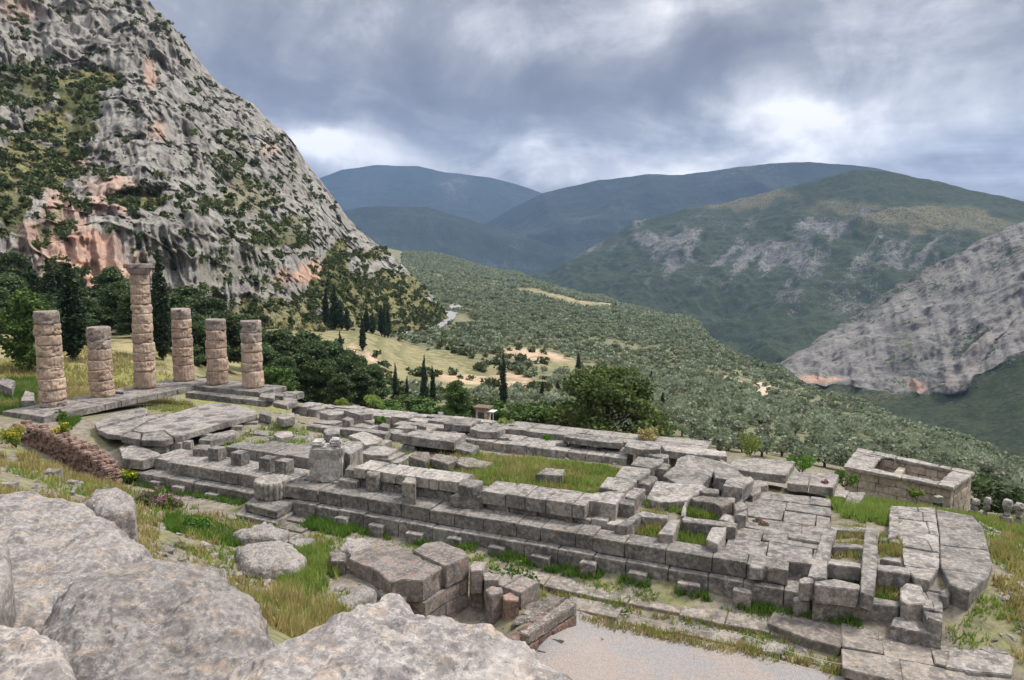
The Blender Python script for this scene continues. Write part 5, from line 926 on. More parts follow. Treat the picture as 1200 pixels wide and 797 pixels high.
def trunk_mesh(name, h, r_, limbs, seed=1, lean=.03):
    rd = random.Random(seed); V = []; F = []; p = (0, 0, -.4); n_ = 5
    for i in range(n_):
        z = h * (i + 1) / n_; q = (rd.uniform(-1, 1) * h * lean, rd.uniform(-1, 1) * h * lean, z); tube(V, F, p, q, r_ * (1 - i / (n_ + .6)) * 1.05, r_ * (1 - (i + 1) / (n_ + .6)) * 1.05); p = q
    for l in limbs: tube(V, F, (0, 0, max(h * .3, l[2] - l[3] * 1.2)), (l[0] * .9, l[1] * .9, l[2]), r_ * .32, r_ * .08, 5)
    return mesh_np(name, np.array(V), np.array(F), BARK, None, True)
def tree_proto(name, L, n_, size, seed, mat, h, r_, limbs=8, loc=(0, 0, -500)):
    t = link(name, None); link('crown', crown_mesh('crown', L, n_, size, seed, mat), t); link('trunk', trunk_mesh('trunk', h, r_, L[:limbs], seed), t); return t
def pine_lobes(h, w_, seed, low=.16, n_=26):
    r_ = random.Random(seed); L = []
    for i in range(n_):
        f = low + (1 - low) * (i + .5) / n_; env = w_ * (.35 + .95 * math.sin(min(1, (1 - f) * 1.5 + .12) * math.pi / 2) * (.75 if f < low + .12 else 1)) * .62; a = r_.uniform(0, 6.28); d = env * r_.uniform(.25, .95) if f < .93 else 0
        s_ = w_ * r_.uniform(.28, .46); L.append((math.cos(a) * d, math.sin(a) * d, h * f, s_, s_, s_ * r_.uniform(.5, .75)))
    return L
def cyp_lobes(h, w_, seed):
    L = []; r_ = random.Random(seed)
    for i in range(16):
        f = (i + .5) / 16; rad = w_ * (min(1, f / .16) ** .6) * (1 - max(0, f - .3) / .72) ** .75 * r_.uniform(.85, 1.1); L.append((r_.uniform(-.12, .12) * w_, r_.uniform(-.12, .12) * w_, h * (.06 + .93 * f), max(.12, rad), max(.12, rad), h / 16 * .95))
    return L
def place(proto, used, p, rz, s, label, cat, group=None):
    if proto['used'] if 'used' in proto else False: o = copy_tree(proto, p, rz, s)
    else: proto['used'] = True; o = proto; o.location = p; o.rotation_euler = (0, 0, rz); o.scale = s
    if 'group' in o and not group: del o['group']
    return tag(o, label, cat, group)
PINES = [tree_proto('pine_tree', pine_lobes(10, 3.6, s), 8500, .40, s, L_PINE, 9.2, .22) for s in (1, 2, 3)]
LIGHTP = tree_proto('pine_tree', pine_lobes(9, 3.4, 9, .14), 5500, .36, 9, L_GREEN, 8.2, .2)
CYPS = [tree_proto('cypress_tree', cyp_lobes(12, 1.3, s), 4500, .32, s, L_CYP, 9, .16, 0) for s in (4, 5)]
def on_ray(px, py_top, r): x, y, zt = atr(px, py_top, r); return x, y, gz1(x, y), zt
CL_ = [(79, 307, 96, 1.9, 'thick dark cypress just right of the leftmost column'), (183, 293, 100, 1.45, 'tall dark cypress rising behind the tallest column'), (87, 318, 150, .9, 'slim cypress below the pink cliff, left of the pair'), (95, 320, 152, .9, 'slim cypress below the pink cliff, right of the pair'), (55, 305, 135, 1.5, 'tall dark cypress in the wood above the leftmost column'), (36, 312, 130, 1.4, 'dark cypress left of the tall one in the wood'),
       (381, 336, 255, 1.5, 'first cypress from the left in the row below the cliff'), (391, 334, 258, 2.3, 'broadest cypress in the row below the cliff'), (399, 352, 256, 1.2, 'short cypress right of the broadest one in the row'), (406, 360, 254, 1.4, 'low cypress ending the left clump of the row'), (429, 362, 262, 1.8, 'fat cypress left of the gap in the row below the cliff'), (436, 366, 264, 1.5, 'cypress joined to the fat one in the row'), (446, 357, 268, 1.4, 'first of the three right hand cypresses in the row'), (450, 356, 266, 1.2, 'middle one of the three right hand cypresses in the row'), (454, 358, 268, 1.2, 'last cypress on the right of the row below the cliff'),
       (463, 426, 125, .55, 'thin cypress at the left of the terraced field'), (477, 441, 122, .42, 'shortest thin cypress on the terraced field'), (497, 417, 116, .72, 'tallest cypress standing against the terraced field'), (507, 429, 117, .6, 'cypress just right of the tallest on the terraced field'), (590, 414, 130, .75, 'lone cypress left of the bushy grey olives'), (636, 446, 150, .6, 'small cypress peeking above the fresh green trees'), (654, 444, 155, .6, 'second small cypress above the fresh green trees'),
       (678, 412, 230, 1.0, 'cypress in the grove just left of the big round tree top'), (764, 433, 215, .9, 'left cypress of the pair right of the big round tree'), (767, 437, 214, .9, 'right cypress of the pair right of the big round tree'), (777, 458, 150, .7, 'slim dark cypress in the grove near the big round tree'), (888, 424, 420, 1.4, 'left cypress of the distant pair above the dirt road'), (894, 424, 420, 1.4, 'right cypress of the distant pair above the dirt road'), (424, 372, 205, 1.1, 'cypress standing in the bushes below the row'), (398, 390, 165, .9, 'cypress tip poking out of the dark pine clump')]
for i, (px, pt, r, w_, lab) in enumerate(CL_):
    x, y, z, zt = on_ray(px, pt, r); h = max(3, zt - z); place(CYPS[i % 2], None, (x, y, z - .2), i * 1.3, (w_ / 1.3, w_ / 1.3, (h + .2) / 12), lab, 'cypress', 'cypresses')
PL_ = [(8, 325, 140, 1.2, 'dark pine at the far left edge of the wood', 0), (28, 345, 88, 1.15, 'bright green young conifer left of the leftmost column', 3), (70, 312, 142, 1.0, 'dark pine behind the thick cypress by the leftmost column', 1), (112, 345, 140, 1.2, 'dark pine above the dry grass, between the left columns', 2), (138, 335, 126, 1.2, 'spreading pine left of the tallest column', 0), (158, 342, 118, 1.1, 'pine right behind the tallest column', 1), (204, 350, 112, 1.1, 'dark pine behind the column right of the tallest', 2), (230, 372, 108, 1.0, 'dark pine between the two middle right columns', 0), (262, 368, 112, 1.1, 'pine filling the gap left of the rightmost column', 1),
       (322, 392, 104, 1.15, 'dark pine just right of the rightmost column', 2), (345, 398, 108, 1.1, 'dark pine, second in the clump right of the columns', 0), (368, 402, 104, 1.1, 'dark pine in the middle of the clump right of the columns', 1), (392, 408, 106, 1.0, 'dark pine with a ragged top in the clump right of the columns', 2), (415, 418, 102, .95, 'pine on the right flank of the dark clump', 0), (438, 428, 100, .9, 'last low pine at the right end of the dark clump', 1), (300, 384, 118, 1.1, 'pine half hidden by the rightmost column', 0), (335, 420, 92, .8, 'low pine in front of the dark clump', 1), (400, 440, 90, .7, 'low pine bush at the foot of the dark clump', 2), (535, 447, 92, .95, 'young bright conifer behind the foundation left of the kiosk', 3),
       (98, 352, 122, 1.2, 'dark pine right behind the shortest column', 1), (172, 345, 132, 1.3, 'broad pine in the second row behind the tallest column', 0), (218, 340, 140, 1.3, 'broad pine in the second row right of the tallest column', 2), (248, 352, 135, 1.3, 'tall pine in the second row behind the middle right columns', 1), (285, 372, 130, 1.3, 'pine in the second row behind the rightmost column', 2), (50, 350, 118, 1.1, 'dark pine above the leftmost column', 2), (-8, 340, 120, 1.2, 'pine cut by the left picture edge', 1),
       (332, 388, 128, 1.3, 'tall pine in the second row of the dark clump', 1), (358, 392, 125, 1.3, 'pine in the second row above the middle of the dark clump', 2), (382, 402, 122, 1.2, 'pine in the second row at the right of the dark clump', 0), (408, 412, 118, 1.1, 'last pine of the second row in the dark clump', 1), (352, 418, 94, 1.0, 'low full pine in front of the clump right of the columns', 2), (378, 424, 93, 1.0, 'low full pine at the front middle of the clump', 0), (422, 434, 93, .9, 'low pine at the front right of the clump', 2), (308, 405, 95, 1.0, 'low full pine beside the rightmost column', 0),
       (15, 300, 175, 1.1, 'tall dark pine below the cliff at the left edge', 1), (130, 318, 165, 1.0, 'pine high on the slope under the pink cliff', 2), (45, 330, 165, 1.0, 'pine deep in the wood behind the cypresses', 0)]
for i, (px, pt, r, w_, lab, kd) in enumerate(PL_):
    x, y, z, zt = on_ray(px, pt, r); h = max(3.2, zt - z); hp = 9.3 if kd == 3 else 10.3; s_ = w_ * max(.75, min(1.25, h / 9)); place(LIGHTP if kd == 3 else PINES[kd], None, (x, y, z - .2), i * 2.1, (s_, s_, (h + .2) / hp), lab, 'pine', 'pines')
# the large round tree and its neighbours
r_ = random.Random(5); BL = []
for i in range(46):
    a = r_.uniform(0, 6.28); e = r_.uniform(-.15, 1.45); d = r_.uniform(.55, 1.0); s_ = r_.uniform(.9, 1.6); BL.append((math.cos(a) * math.cos(e) * 4.6 * d, math.sin(a) * math.cos(e) * 4.6 * d, 3.0 + math.sin(e) * 4.9 * d, s_, s_, s_ * .72))
big = tree_proto('round_tree', BL, 11000, .34, 5, L_BROAD, 6.0, .38, 14); x, y, z, zt = on_ray(714, 428, 82)
place(big, None, (x, y, z - .2), .4, (1.5, 1.5, (zt - z) / 8.3), 'big round olive-green tree beyond the far edge of the temple', 'tree')
r_ = random.Random(8); BL2 = [(r_.uniform(-1.7, 1.7), r_.uniform(-1.7, 1.7), r_.uniform(1.2, 3.9), r_.uniform(.7, 1.1), r_.uniform(.7, 1.1), r_.uniform(.5, .8)) for _ in range(16)]
fresh = tree_proto('broadleaf_tree', BL2, 3000, .34, 8, L_GREEN, 3.2, .12, 6)
dkb = tree_proto('broadleaf_tree', BL2, 3000, .34, 18, L_PINE, 3.2, .12, 6)
for i, (px, pt, r, s_, pr, lab) in enumerate([(585, 466, 88, 1.0, fresh, 'fresh green tree just right of the kiosk'), (612, 466, 86, 1.1, fresh, 'fresh green tree between the kiosk and the big round tree'), (640, 472, 84, 1.0, fresh, 'bright low tree touching the left side of the big round tree'), (662, 462, 88, 1.2, dkb, 'dark tree at the left shoulder of the big round tree'), (560, 462, 98, 1.0, dkb, 'dark tree behind the kiosk roof'), (756, 475, 84, 1.0, dkb, 'dark low tree at the right side of the big round tree'), (480, 462, 100, 1.1, fresh, 'green tree behind the foundation, below the cypress pair'), (455, 470, 92, .9, fresh, 'green bush tree at the right end of the pines'), (510, 468, 96, 1.1, fresh, 'green tree left of the young conifer'), (1150, 548, 63, .95, dkb, 'dark round tree just behind the roofless building'), (316, 425, 86, .9, fresh, 'green tree right beside the rightmost column'), (245, 440, 86, .8, fresh, 'low green tree behind the two right hand columns'), (690, 470, 80, 1.0, big, 'olive-green tree low in front of the big round tree')]):
    x, y, z, zt = on_ray(px, pt, r); h = max(2.2, zt - z)
    k_ = h / (8.6 if pr is big else 4.5); place(pr, None, (x, y, z - .2), i * 1.7, (s_ * (1.2 if pr is not big else .5), s_ * (1.2 if pr is not big else .5), k_), lab, 'tree')

# olive grove: the nearest trees one by one, the rest as one mass
def olive_geo(n_, size, seed):
    r_ = random.Random(seed); L = [(r_.uniform(-1.5, 1.5), r_.uniform(-1.5, 1.5), r_.uniform(1.7, 3.2), r_.uniform(.9, 1.5), r_.uniform(.9, 1.5), r_.uniform(.7, 1.1)) for _ in range(7)]
    C, tn = lobes_pts(L, n_, seed); V, F, t = leaf_quads(C, size, seed, .3); return V, F, np.clip(t + np.repeat(tn, 4), 0, 1), L
def jgrid(st, r0, r1):
    ys_, xs_ = np.mgrid[55:r1:st, -r1 * .45:r1 * .85:st]; x = (xs_ + rng.uniform(-.4, .4, xs_.shape) * st).ravel(); y = (ys_ + rng.uniform(-.4, .4, ys_.shape) * st).ravel(); q = np.hypot(x, y); sel = (q >= r0) & (q < r1); return x[sel], y[sel]
Xa, Ya = jgrid(3.3, 80, 240); Xb, Yb = jgrid(4.1, 240, 600); Xc, Yc = jgrid(5.1, 600, 1900); X = np.r_[Xa, Xb, Xc]; Y = np.r_[Ya, Yb, Yc]
az = np.arctan2(X, Y); r = np.hypot(X, Y); pxa = 600 + FOC * np.tan(az) / CP
keep = (r > 80) & (pxa < 1290) & (pxa > 330) & (r < hill_rmax(az) * 1.12) & (Y > 30)
clb = np.interp(pxa, [c[0] for c in CL], [c[1][0][1] for c in CL]); clc = np.interp(pxa, [c[0] for c in CL], [c[1][-1][1] for c in CL]); keep &= (pxa > 552) | (r < clb - 12) | ((pxa > 470) & (r > clc + 25))
keep &= ~((pxa < 470) & (r < 150)) & ~((pxa < 800) & (r < 92)) & ~((pxa < 600) & (r < 128))
for cx, cy, rx, ry in OPEN: keep &= np.hypot((X - cx) / rx, (Y - cy) / ry) + fbm(np.c_[X, Y, X * 0] / 14, 2, 4) * .3 > 1.0
for spec in ([(470, 398, 300), (490, 391, 325), (505, 385, 350), (518, 377, 385), (526, 368, 430), (533, 360, 480)], [(884, 474, 235), (892, 466, 252), (899, 459, 272), (897, 452, 292), (888, 447, 305)]):
    for q in spec: x, y, _ = atr(*q); keep &= np.hypot(X - x, Y - y) > 9 * r / 300
thin = fbm(np.c_[X, Y, X * 0] / 60, 3, 41); keep &= (thin > -.30) | (rng.random(len(X)) < .35)
for dpx, dr, dw_ in [(600, 200, 24), (640, 250, 24)]: x, y, _ = atr(dpx, 430, dr); keep &= (np.hypot(X - x, Y - y) > dw_) | (rng.random(len(X)) < .45)
X, Y, r, pxa = X[keep], Y[keep], r[keep], pxa[keep]; Z = ground_z(X, Y); o_ = np.argsort(r); X, Y, Z, r, pxa = X[o_], Y[o_], Z[o_], r[o_], pxa[o_]
inview = np.where((pxa > 480) & (pxa < 1205))[0][:270]; single = np.zeros(len(X), bool); single[inview] = True
ogeo = [olive_geo(300, .7, s) for s in (31, 32, 33)]; omesh = []
for s, (V, F, t, L) in zip((31, 32, 33), ogeo):
    tv, tf = [], []; tube(tv, tf, (0, 0, -.5), (.1, .05, 1.0), .28, .2); [tube(tv, tf, (.1, .05, .9), l[:3], .14, .05, 5) for l in L[:4]]
    V2 = np.vstack([V, tv]); F2 = np.vstack([F, np.array(tf) + len(V)]); omesh.append(mesh_np('olive_tree', V2, F2, [L_OLIVE, BARK], {'tint': np.r_[t, np.zeros(len(tv))]}, matidx=np.r_[np.zeros(len(F)), np.ones(len(tf))]))
for n_, i in enumerate(inview):
    o = link('olive_tree', omesh[n_ % 3], None, (X[i], Y[i], Z[i] - .1), rng.uniform(0, 6.3)); s_ = rng.uniform(.42, .68); o.scale = (s_, s_, s_ * rng.uniform(.85, 1.1)); tag(o, 'grey-green olive tree of the grove on the slope beyond the temple', 'olive tree', 'olive trees of the near slope')
def mass(name, X, Y, Z, lab, levels, mat, scl, kindv='stuff', cat='olive grove', tvar=.14):
    VV, FF, TT = [], [], []; n0 = 0; rr_ = np.hypot(X, Y)
    for (ra, rb2, geos) in levels:
        sel = np.where((rr_ >= ra) & (rr_ < rb2))[0]
        for g_, gsel in zip(geos, np.array_split(rng.permutation(sel), len(geos))):
            V, F, t = g_[:3]; m_ = len(gsel)
            if not m_: continue
            an = rng.uniform(0, 6.28, m_); s_ = rng.uniform(*scl, m_) * np.interp(rr_[gsel], [100, 240, 600, 1000], [.62, .66, .85, 1.0]) ** (1 if cat == 'olive grove' else 0); c, s2 = np.cos(an) * s_, np.sin(an) * s_
            P = np.stack([V[None, :, 0] * c[:, None] - V[None, :, 1] * s2[:, None] + X[gsel][:, None], V[None, :, 0] * s2[:, None] + V[None, :, 1] * c[:, None] + Y[gsel][:, None], V[None, :, 2] * s_[:, None] * rng.uniform(.8, 1.15, (m_, 1)) + Z[gsel][:, None] - .15], -1).reshape(-1, 3)
            VV.append(P); FF.append((F[None] + (np.arange(m_) * len(V))[:, None, None]).reshape(-1, 4) + n0); TT.append(np.clip(np.tile(t, m_) + np.repeat(rng.normal(size=m_) * tvar, len(V)), 0, 1)); n0 += len(P)
    return tag(link(name, mesh_np(name, np.vstack(VV), np.vstack(FF), mat, {'tint': np.concatenate(TT)})), lab, cat, kind=kindv)
ms_ = ~single
mass('olive_grove', X[ms_], Y[ms_], Z[ms_], 'grey-green olive grove covering the long slope down to the valley', [(0, 240, [olive_geo(120, .95, s)[:3] for s in (1, 2, 3)]), (240, 650, [olive_geo(60, 1.35, s)[:3] for s in (4, 5, 6)]), (650, 2500, [olive_geo(24, 2.1, s)[:3] for s in (7, 8)])], L_OLIVE, (.6, 1.35), tvar=.2)

# scrub on the cliff and in the clearings
nrc, ncc = cshape; cP = cliffP.reshape(nrc, ncc, 3); vegw = (cat_['veg'] * .8 + cat_['grass'] * .1).reshape(nrc, ncc)[:-15]; cpts = cP[:-15]
prob = np.clip(vegw - .06, 0.012, 1).ravel(); area = np.hypot(*[np.gradient(cpts[..., 0], axis=1), np.gradient(cpts[..., 1], axis=1)]) * np.abs(np.gradient(np.linalg.norm(cpts, axis=2), axis=0)); prob = prob * np.clip(area.ravel(), 0, 12); prob /= prob.sum()
pick = rng.choice(len(prob), 2600, p=prob); C = cpts.reshape(-1, 3)[pick]
def bush_geo(n_, size, seed):
    r_ = random.Random(seed); L = [(r_.uniform(-.7, .7), r_.uniform(-.7, .7), r_.uniform(.2, 1.0), r_.uniform(.5, .8), r_.uniform(.5, .8), r_.uniform(.4, .7)) for _ in range(5)]
    C_, tn = lobes_pts(L, n_, seed); V, F, t = leaf_quads(C_, size, seed, .3); return V, F, np.clip(t + np.repeat(tn, 4), 0, 1)
mass('scrub', C[:, 0], C[:, 1], C[:, 2], 'dark evergreen scrub clinging to the ledges of the cliff', [(0, 3000, [bush_geo(60, .75, s) for s in (1, 2, 3)])], L_SCRUB, (.4, 1.7), cat='scrub')
qx, qy = rng.uniform(330, 640, 900), rng.uniform(0, 1, 900); rr_ = 120 + 260 * qy ** .8; Xs = rr_ * np.sin(np.arctan((qx - 600) / FOC)); Ys = rr_ * np.cos(np.arctan((qx - 600) / FOC)); k_ = (fbm(np.c_[Xs, Ys, Xs * 0] / 22, 3, 77) > .02)
for cx, cy, rx, ry in OPEN: k_ &= (np.hypot((Xs - cx) / rx, (Ys - cy) / ry) > .85) | (rng.random(len(Xs)) < .45)
mass('scrub', Xs[k_], Ys[k_], ground_z(Xs[k_], Ys[k_]), 'mixed green bushes around the terraced clearing below the cliff', [(0, 3000, [bush_geo(110, .5, s) for s in (4, 5)])], L_SCRUB, (.6, 2.0), cat='scrub')

# grasses and weeds
def tufts(name, lab, cat, specs, mat, seed):
    r_ = np.random.default_rng(seed); PP = []; HH = []
    for poly, dens, h, nf, thr in specs:
        P = np.array(poly); lo, hi = P.min(0), P.max(0); n_ = int(dens * np.prod(hi - lo)); q = r_.uniform(lo, hi, (n_, 2)); ins = np.zeros(n_, bool)
        for i in range(len(P)):
            (x1, y1), (x2, y2) = P[i], P[(i + 1) % len(P)]; c = ((y1 > q[:, 1]) != (y2 > q[:, 1])) & (q[:, 0] < (x2 - x1) * (q[:, 1] - y1) / (y2 - y1 + 1e-12) + x1); ins ^= c
        q = q[ins]; q = q[fbm(np.c_[q, q[:, :1] * 0] / nf, 3, seed) > thr] if nf else q; PP.append(q); HH.append(np.full(len(q), h))
    q = np.vstack(PP); h = np.concatenate(HH); z = ground_z(q[:, 0], q[:, 1]); nb = 5; n_ = len(q)
    b0 = np.repeat(np.c_[q, z - .02], nb, 0) + np.c_[r_.normal(size=(n_ * nb, 2)) * .07, np.zeros(n_ * nb)]; hh = np.repeat(h, nb) * r_.uniform(.5, 1.25, n_ * nb); an = r_.uniform(0, 6.28, n_ * nb); wd = .028 + .02 * r_.random(n_ * nb); ln = hh * r_.uniform(.1, .6, n_ * nb); a2 = r_.uniform(0, 6.28, n_ * nb)
    sx, sy = np.cos(an) * wd, np.sin(an) * wd; tp = b0 + np.c_[np.cos(a2) * ln, np.sin(a2) * ln, hh]
    V = np.stack([b0 - np.c_[sx, sy, sx * 0], b0 + np.c_[sx, sy, sx * 0], tp], 1).reshape(-1, 3); pt = fbm(np.c_[q, q[:, :1] * 0] / 1.6, 3, seed + 4) * .4
    return tag(link(name, mesh_np(name, V, np.arange(len(V)).reshape(-1, 3), mat, {'tint': np.repeat(np.clip(.5 + np.repeat(pt, nb) + r_.normal(size=n_ * nb) * .2, 0, 1), 3)})), lab, cat, kind='stuff')
def ppoly(pts, z): return [at(x, y, z) for x, y in pts]
CR_ = [(('D', [(340, 510), (360, 475), (530, 475), (525, 545)])), (('D', [(545, 550), (560, 500), (740, 505), (735, 560)])), (('D', [(270, 620), (330, 550), (450, 570), (410, 655)])), (('D', [(500, 680), (545, 590), (690, 605), (660, 690)]))]
GC_ = [(('E', [(345, 465), (443, 470), (443, 515), (330, 512)]), 'd'), (('E', [(322, 530), (438, 535), (435, 585), (308, 570)]), 'd'), (('E', [(308, 600), (430, 612), (430, 665), (300, 648)]), 'g'), (('E', [(150, 495), (270, 512), (262, 560), (150, 545)]), 'g'), (('E', [(508, 505), (588, 520), (588, 590), (500, 585)]), 'd'), (('E', [(495, 640), (590, 650), (588, 728), (485, 712)]), 'd'), (('E', [(140, 610), (235, 600), (215, 640), (150, 650)]), 'l')]
q_ = lambda c, pts, z: [at(x, y, z) for x, y in pix(c, pts)]
court = rect(31.5, 43.6, 6.5, 14.8)
tufts('grass', 'bright green grass in the courts and pits of the temple', 'grass', [(court, 60, .22, 0, 0), (court, 45, .42, 1.3, .05)] + [(q_(*c, -1.1), 90, .4, 0, 0) for c in CR_] + [(q_(*c, -1.5), 70 if f == 'g' else 25, .34, 0, 0) for c, f in GC_] + [(rect(54.8, 58.0, 3.5, 10), 60, .42, 2, -.3), (rect(56, 72, -5, 5.5), 34, .45, 2.5, -.3), (rect(61.2, 68, 5.5, 23), 16, .35, 2.0, .0), (ppoly([(325, 640), (385, 630), (400, 690), (335, 725)], -1.6), 90, .5, 1.2, -.35), (rect(36, 44, 27, 34), 18, .35, 1.5, -.05), (rect(18, 34, 19.8, 27), 16, .32, 1.8, .05), (rect(-6, -1.7, -2, 18), 20, .4, 2, -.1), (rect(3.4, 9, 2.4, 8), 34, .25, 2, -.2), (rect(14, 48, -2.2, -.8), 14, .4, 1.5, .05), (rect(16, 31, 3.8, 14), 12, .35, 1.2, .12), (rect(40, 58, 19.9, 20.25), 40, .3, 1.2, -.05), (rect(43, 60, 21.15, 21.7), 30, .3, 1.5, -.05), (rect(33, 57, 18.8, 21.1), 26, .18, 1.0, .0), (rect(59, 61.8, 16, 22), 20, .25, 1.0, .0), (rect(35, 70, 26.2, 28), 14, .35, 2, .0)], L_GRASS, 3)
tufts('grass', 'dry straw coloured grass along the path, the slope and the western weeds', 'grass', [(rect(61, 66.5, 7, 24), 30, .4, 1.8, -.2), (rect(44, 61, 21.1, 21.75), 60, .36, 1.5, -.2), (rect(42, 56, 20.0, 20.3), 30, .25, 1.5, -.1)] + [(q_(*c, -1.5), 60, .3, 0, 0) for c, f in GC_ if f == 'd'] + [(ppoly([(320, 690), (350, 680), (360, 740), (325, 770)], -1.3), 70, .55, 0, 0), (rect(18, 36, 20.2, 28), 14, .4, 1.6, .0), (rect(2, 18, 19.5, 30), 22, .45, 2, -.2), (rect(-14, -2, -3, 20), 20, .5, 3, -.2), (q_(*CR_[2], -1.1), 60, .45, 0, 0), (court, 16, .4, 1.6, -.05), (court, 7, .3, 0, 0), (rect(-42, -6, -14, 22), 5, .55, 4, -.2), (rect(12, 30, -1.6, 1), 8, .45, 1.4, .0), (rect(58, 74, -8, 5), 18, .5, 2.2, -.1), (rect(4, 9, 3, 7.6), 24, .28, 1.4, -.1), (rect(35, 42, 7, 14), 10, .5, 1.5, -.05), (rect(36, 44.5, 26.8, 35), 40, .4, 1.5, -.25), (rect(24, 36, 26, 34), 18, .4, 1.5, -.1)], L_DRY, 4)
tufts('weeds', 'lush low weeds along the foot of the stepped foundations and by the columns', 'weeds', [(rect(30, 56, 18.3, 18.75), 110, .34, 1.1, -.1), (rect(16, 27, 18.0, 18.5), 80, .28, 1.1, .0), (rect(29.5, 32.5, 18.3, 19.4), 110, .4, 0, 0), (rect(-5, -1.8, 9, 17.5), 100, .45, 3, -.35), (ppoly([(195, 610), (240, 604), (288, 622), (280, 645), (200, 640)], -1.8), 130, .35, 0, 0), (ppoly([(0, 445), (40, 440), (60, 462), (0, 470)], .2), 70, .5, 0, 0), (q_('F', [(270, 375), (470, 420), (640, 440), (620, 500), (480, 470), (280, 440)], -2.6), 120, .36, .8, -.15), (ppoly([(55, 488), (75, 482), (95, 492), (80, 503)], -.4), 90, .3, 0, 0)], L_LUSH, 5)
def scatter_stones(name, lab, specs, mat, seed):
    r_ = np.random.default_rng(seed); VV, FF = [], []; n0 = 0
    base_v = np.array([(-1, -1, -.6), (1, -.8, -.6), (1.1, 1, -.6), (-.9, .9, -.6), (-.7, -.8, .5), (.8, -.6, .6), (.7, .7, .45), (-.75, .7, .6)]); base_f = np.array([(0, 3, 2, 1), (4, 5, 6, 7), (0, 1, 5, 4), (1, 2, 6, 5), (2, 3, 7, 6), (3, 0, 4, 7)])
    for rc, n_, lo, hi in specs:
        P = np.array(rc); w1_, w2_ = r_.random((n_, 1)), r_.random((n_, 1)); q = P[0] + (P[1] - P[0]) * w1_ + (P[3] - P[0]) * w2_; z = ground_z(q[:, 0], q[:, 1])
        for i in range(n_):
            s_ = lo + (hi - lo) * r_.random() ** 2.5; a = r_.uniform(0, 6.28); c, d = math.cos(a), math.sin(a); B = (base_v + r_.normal(size=(8, 3)) * .22) * s_ * np.array([1, r_.uniform(.6, 1), r_.uniform(.5, .9)]); VV.append(np.c_[B[:, 0] * c - B[:, 1] * d + q[i, 0], B[:, 0] * d + B[:, 1] * c + q[i, 1], B[:, 2] + z[i]]); FF.append(base_f + n0); n0 += 8
    return tag(link(name, mesh_np(name, np.vstack(VV), np.vstack(FF), mat)), lab, 'rubble', kind='stuff')
scatter_stones('rubble', 'small loose stones strewn over the slopes, the weeds and between the walls', [(rect(2, 18, 19.8, 32), 260, .05, .28), (rect(18, 36, 20, 29), 420, .04, .3), (rect(60, 68, 4, 23), 260, .05, .3), (rect(14, 50, 2, 14.5), 420, .05, .24), (rect(44, 60, 20.2, 22), 200, .03, .12), (rect(41, 48, 22, 26), 120, .04, .25), (rect(46.5, 60, 21.6, 25.8), 1500, .012, .05), (rect(-14, -2, -4, 22), 90, .06, .4), (rect(54, 70, -4, 6), 120, .05, .35), (rect(35, 43, 21, 28), 160, .05, .28)], PALE, 12)
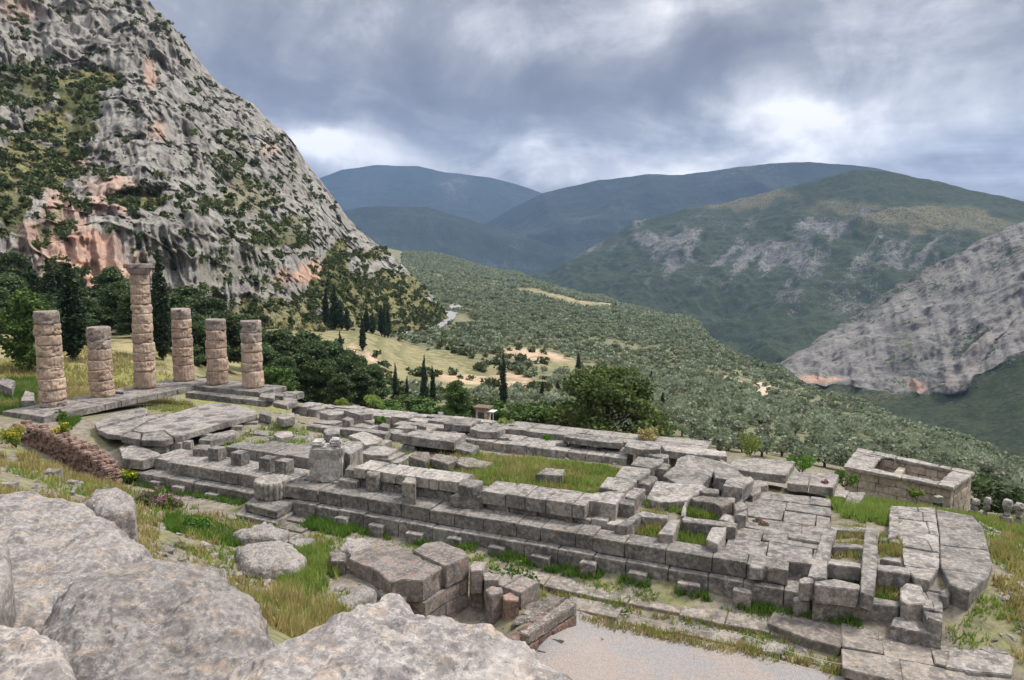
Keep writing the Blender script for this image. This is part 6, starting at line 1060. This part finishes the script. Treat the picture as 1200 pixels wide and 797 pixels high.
# single shrubs and flowers
def shrub(name, label, cat, p, s, mat, n_=900, size=.13, seed=1, flower=None):
    r_ = random.Random(seed); L = [(r_.uniform(-.6, .6), r_.uniform(-.6, .6), r_.uniform(.2, .9), r_.uniform(.28, .45), r_.uniform(.28, .45), r_.uniform(.25, .4)) for _ in range(9)]
    t = thing(name, label, cat, p, seed); link('foliage', crown_mesh('foliage', L, n_, size / s, seed, mat), t)
    V, F = [], []; [tube(V, F, (0, 0, -.2), l[:3], .03, .012, 5) for l in L]; link('stem', mesh_np('stem', np.array(V), np.array(F), BARK), t)
    if flower: L2 = [(l[0], l[1], l[2] + .2, l[3], l[4], l[5] * .7) for l in L]; link('flowers', crown_mesh('flowers', L2, 420, .1 / s, seed + 3, flower), t)
    t.scale = (s, s, s); return t
for i, (nm, lab, px, py, z, s, mt, fl) in enumerate([('shrub', 'leafy green shrub beside the near ruined wall piers', 600, 690, -2.6, 1.1, L_LUSH, None), ('flowering_bush', 'bright yellow flowering bush at the tip of the rubble wall', 157, 570, -2.4, .75, L_LUSH, L_YEL), ('flowering_bush', 'pink flowering clump on the slope behind the boulders', 178, 598, -1.9, .9, L_LUSH, L_PINK), ('flowering_bush', 'second pink clump touching the weedy path edge', 200, 603, -2.2, .8, L_LUSH, L_PINK), ('shrub', 'dense green bush beside the rope at the path edge', 727, 733, -3.5, .6, L_LUSH, None), ('flowering_bush', 'pink and green plant under the tilted block', 893, 622, -1.6, .5, L_LUSH, L_PINK), ('flowering_bush', 'dark pink flowers under the stepped slab', 965, 572, -1.6, .45, L_LUSH, L_PINK), ('flowering_bush', 'small yellow flowers at the lower right edge', 1196, 784, -3.2, .5, L_GRASS, L_YEL), ('flowering_bush', 'pale yellow flowers in front of the dark lower slab', 1150, 797, -3.1, .4, L_GRASS, L_YEL), ('shrub', 'green bush on the weedy slope below the fluted drum', 240, 632, -2.0, .9, L_LUSH, None), ('shrub', 'dark green weed against the grid lower course', 1030, 722, -3.1, .7, L_LUSH, None), ('shrub', 'green weed between the props of the long beam', 642, 520, -1.3, .6, L_LUSH, None), ('shrub', 'green weed by the grey cube near the far edge', 447, 499, -1.0, .5, L_LUSH, None), ('shrub', 'yellow green plant on the far edge above the pines', 400, 478, -1.2, .7, L_GRASS, None), ('shrub', 'taller yellow green plant on the far edge', 437, 478, -1.2, .9, L_GRASS, None), ('shrub', 'yellow green sprig right of the kiosk', 594, 502, -1.2, .7, L_GRASS, None), ('shrub', 'green weed growing between the paving beside the slabs at lower right', 1113, 760, -3.0, .35, L_LUSH, None), ('shrub', 'bushy weed at the left foot of the leftmost column', 72, 498, -.6, .7, L_LUSH, None),
                                                     ('dry_bush', 'rusty dry bush at the right end of the long beam', 760, 517, -1.0, .9, L_DRY, None), ('shrub', 'feathery green plants on the far edge left of the tan slab', 880, 528, -2.0, 1.2, L_GRASS, None), ('shrub', 'green bush between the tan slab and the stepped slab', 940, 550, -2.2, .9, L_LUSH, None), ('shrub', 'green bush before the left corner of the roofless building', 990, 565, -3.0, .9, L_LUSH, None), ('shrub', 'mixed green weed in front of the roofless building', 1075, 580, -3.4, .5, L_GRASS, None), ('shrub', 'green weed by the small hollow on the western floor edge', 1150, 668, -1.75, .35, L_LUSH, None), ('flowering_bush', 'yellow flowering weed on the slope left of the rubble wall', 20, 525, .2, .9, L_GRASS, L_YEL), ('flowering_bush', 'yellow plant on top of the rubble wall', 70, 512, .1, .6, L_GRASS, L_YEL)]):
    x, y = at(px, py, z); shrub(nm, lab, 'bush' if 'bush' in nm or nm == 'shrub' else 'plant', (x, y, z), s, mt, seed=i + 1, flower=fl)

# ------------------------------------------------------------------ the air
bm = bmesh.new(); bmesh.ops.create_cube(bm, size=1.0)
for v in bm.verts: v.co = Vector((v.co.x * 17000, 3600 + v.co.y * 11400, -700 + (v.co.z + .5) * 2050))
hm = bpy.data.materials.new('air_haze'); hm.use_nodes = True; kz = NT(hm.node_tree); kz.n.clear()
ho = kz.node('ShaderNodeOutputMaterial'); pv_ = kz.node('ShaderNodeVolumePrincipled'); kz.l.new(pv_.outputs[0], ho.inputs['Volume'])
pv_.inputs['Color'].default_value = (.36, .58, 1.0, 1); pv_.inputs['Density'].default_value = 4.6e-5; pv_.inputs['Anisotropy'].default_value = .0
ho_ = finish(bm, 'haze', hm, smooth=False); tag(ho_, 'faint blue haze between the ruins and the far mountains', 'haze', kind='stuff')
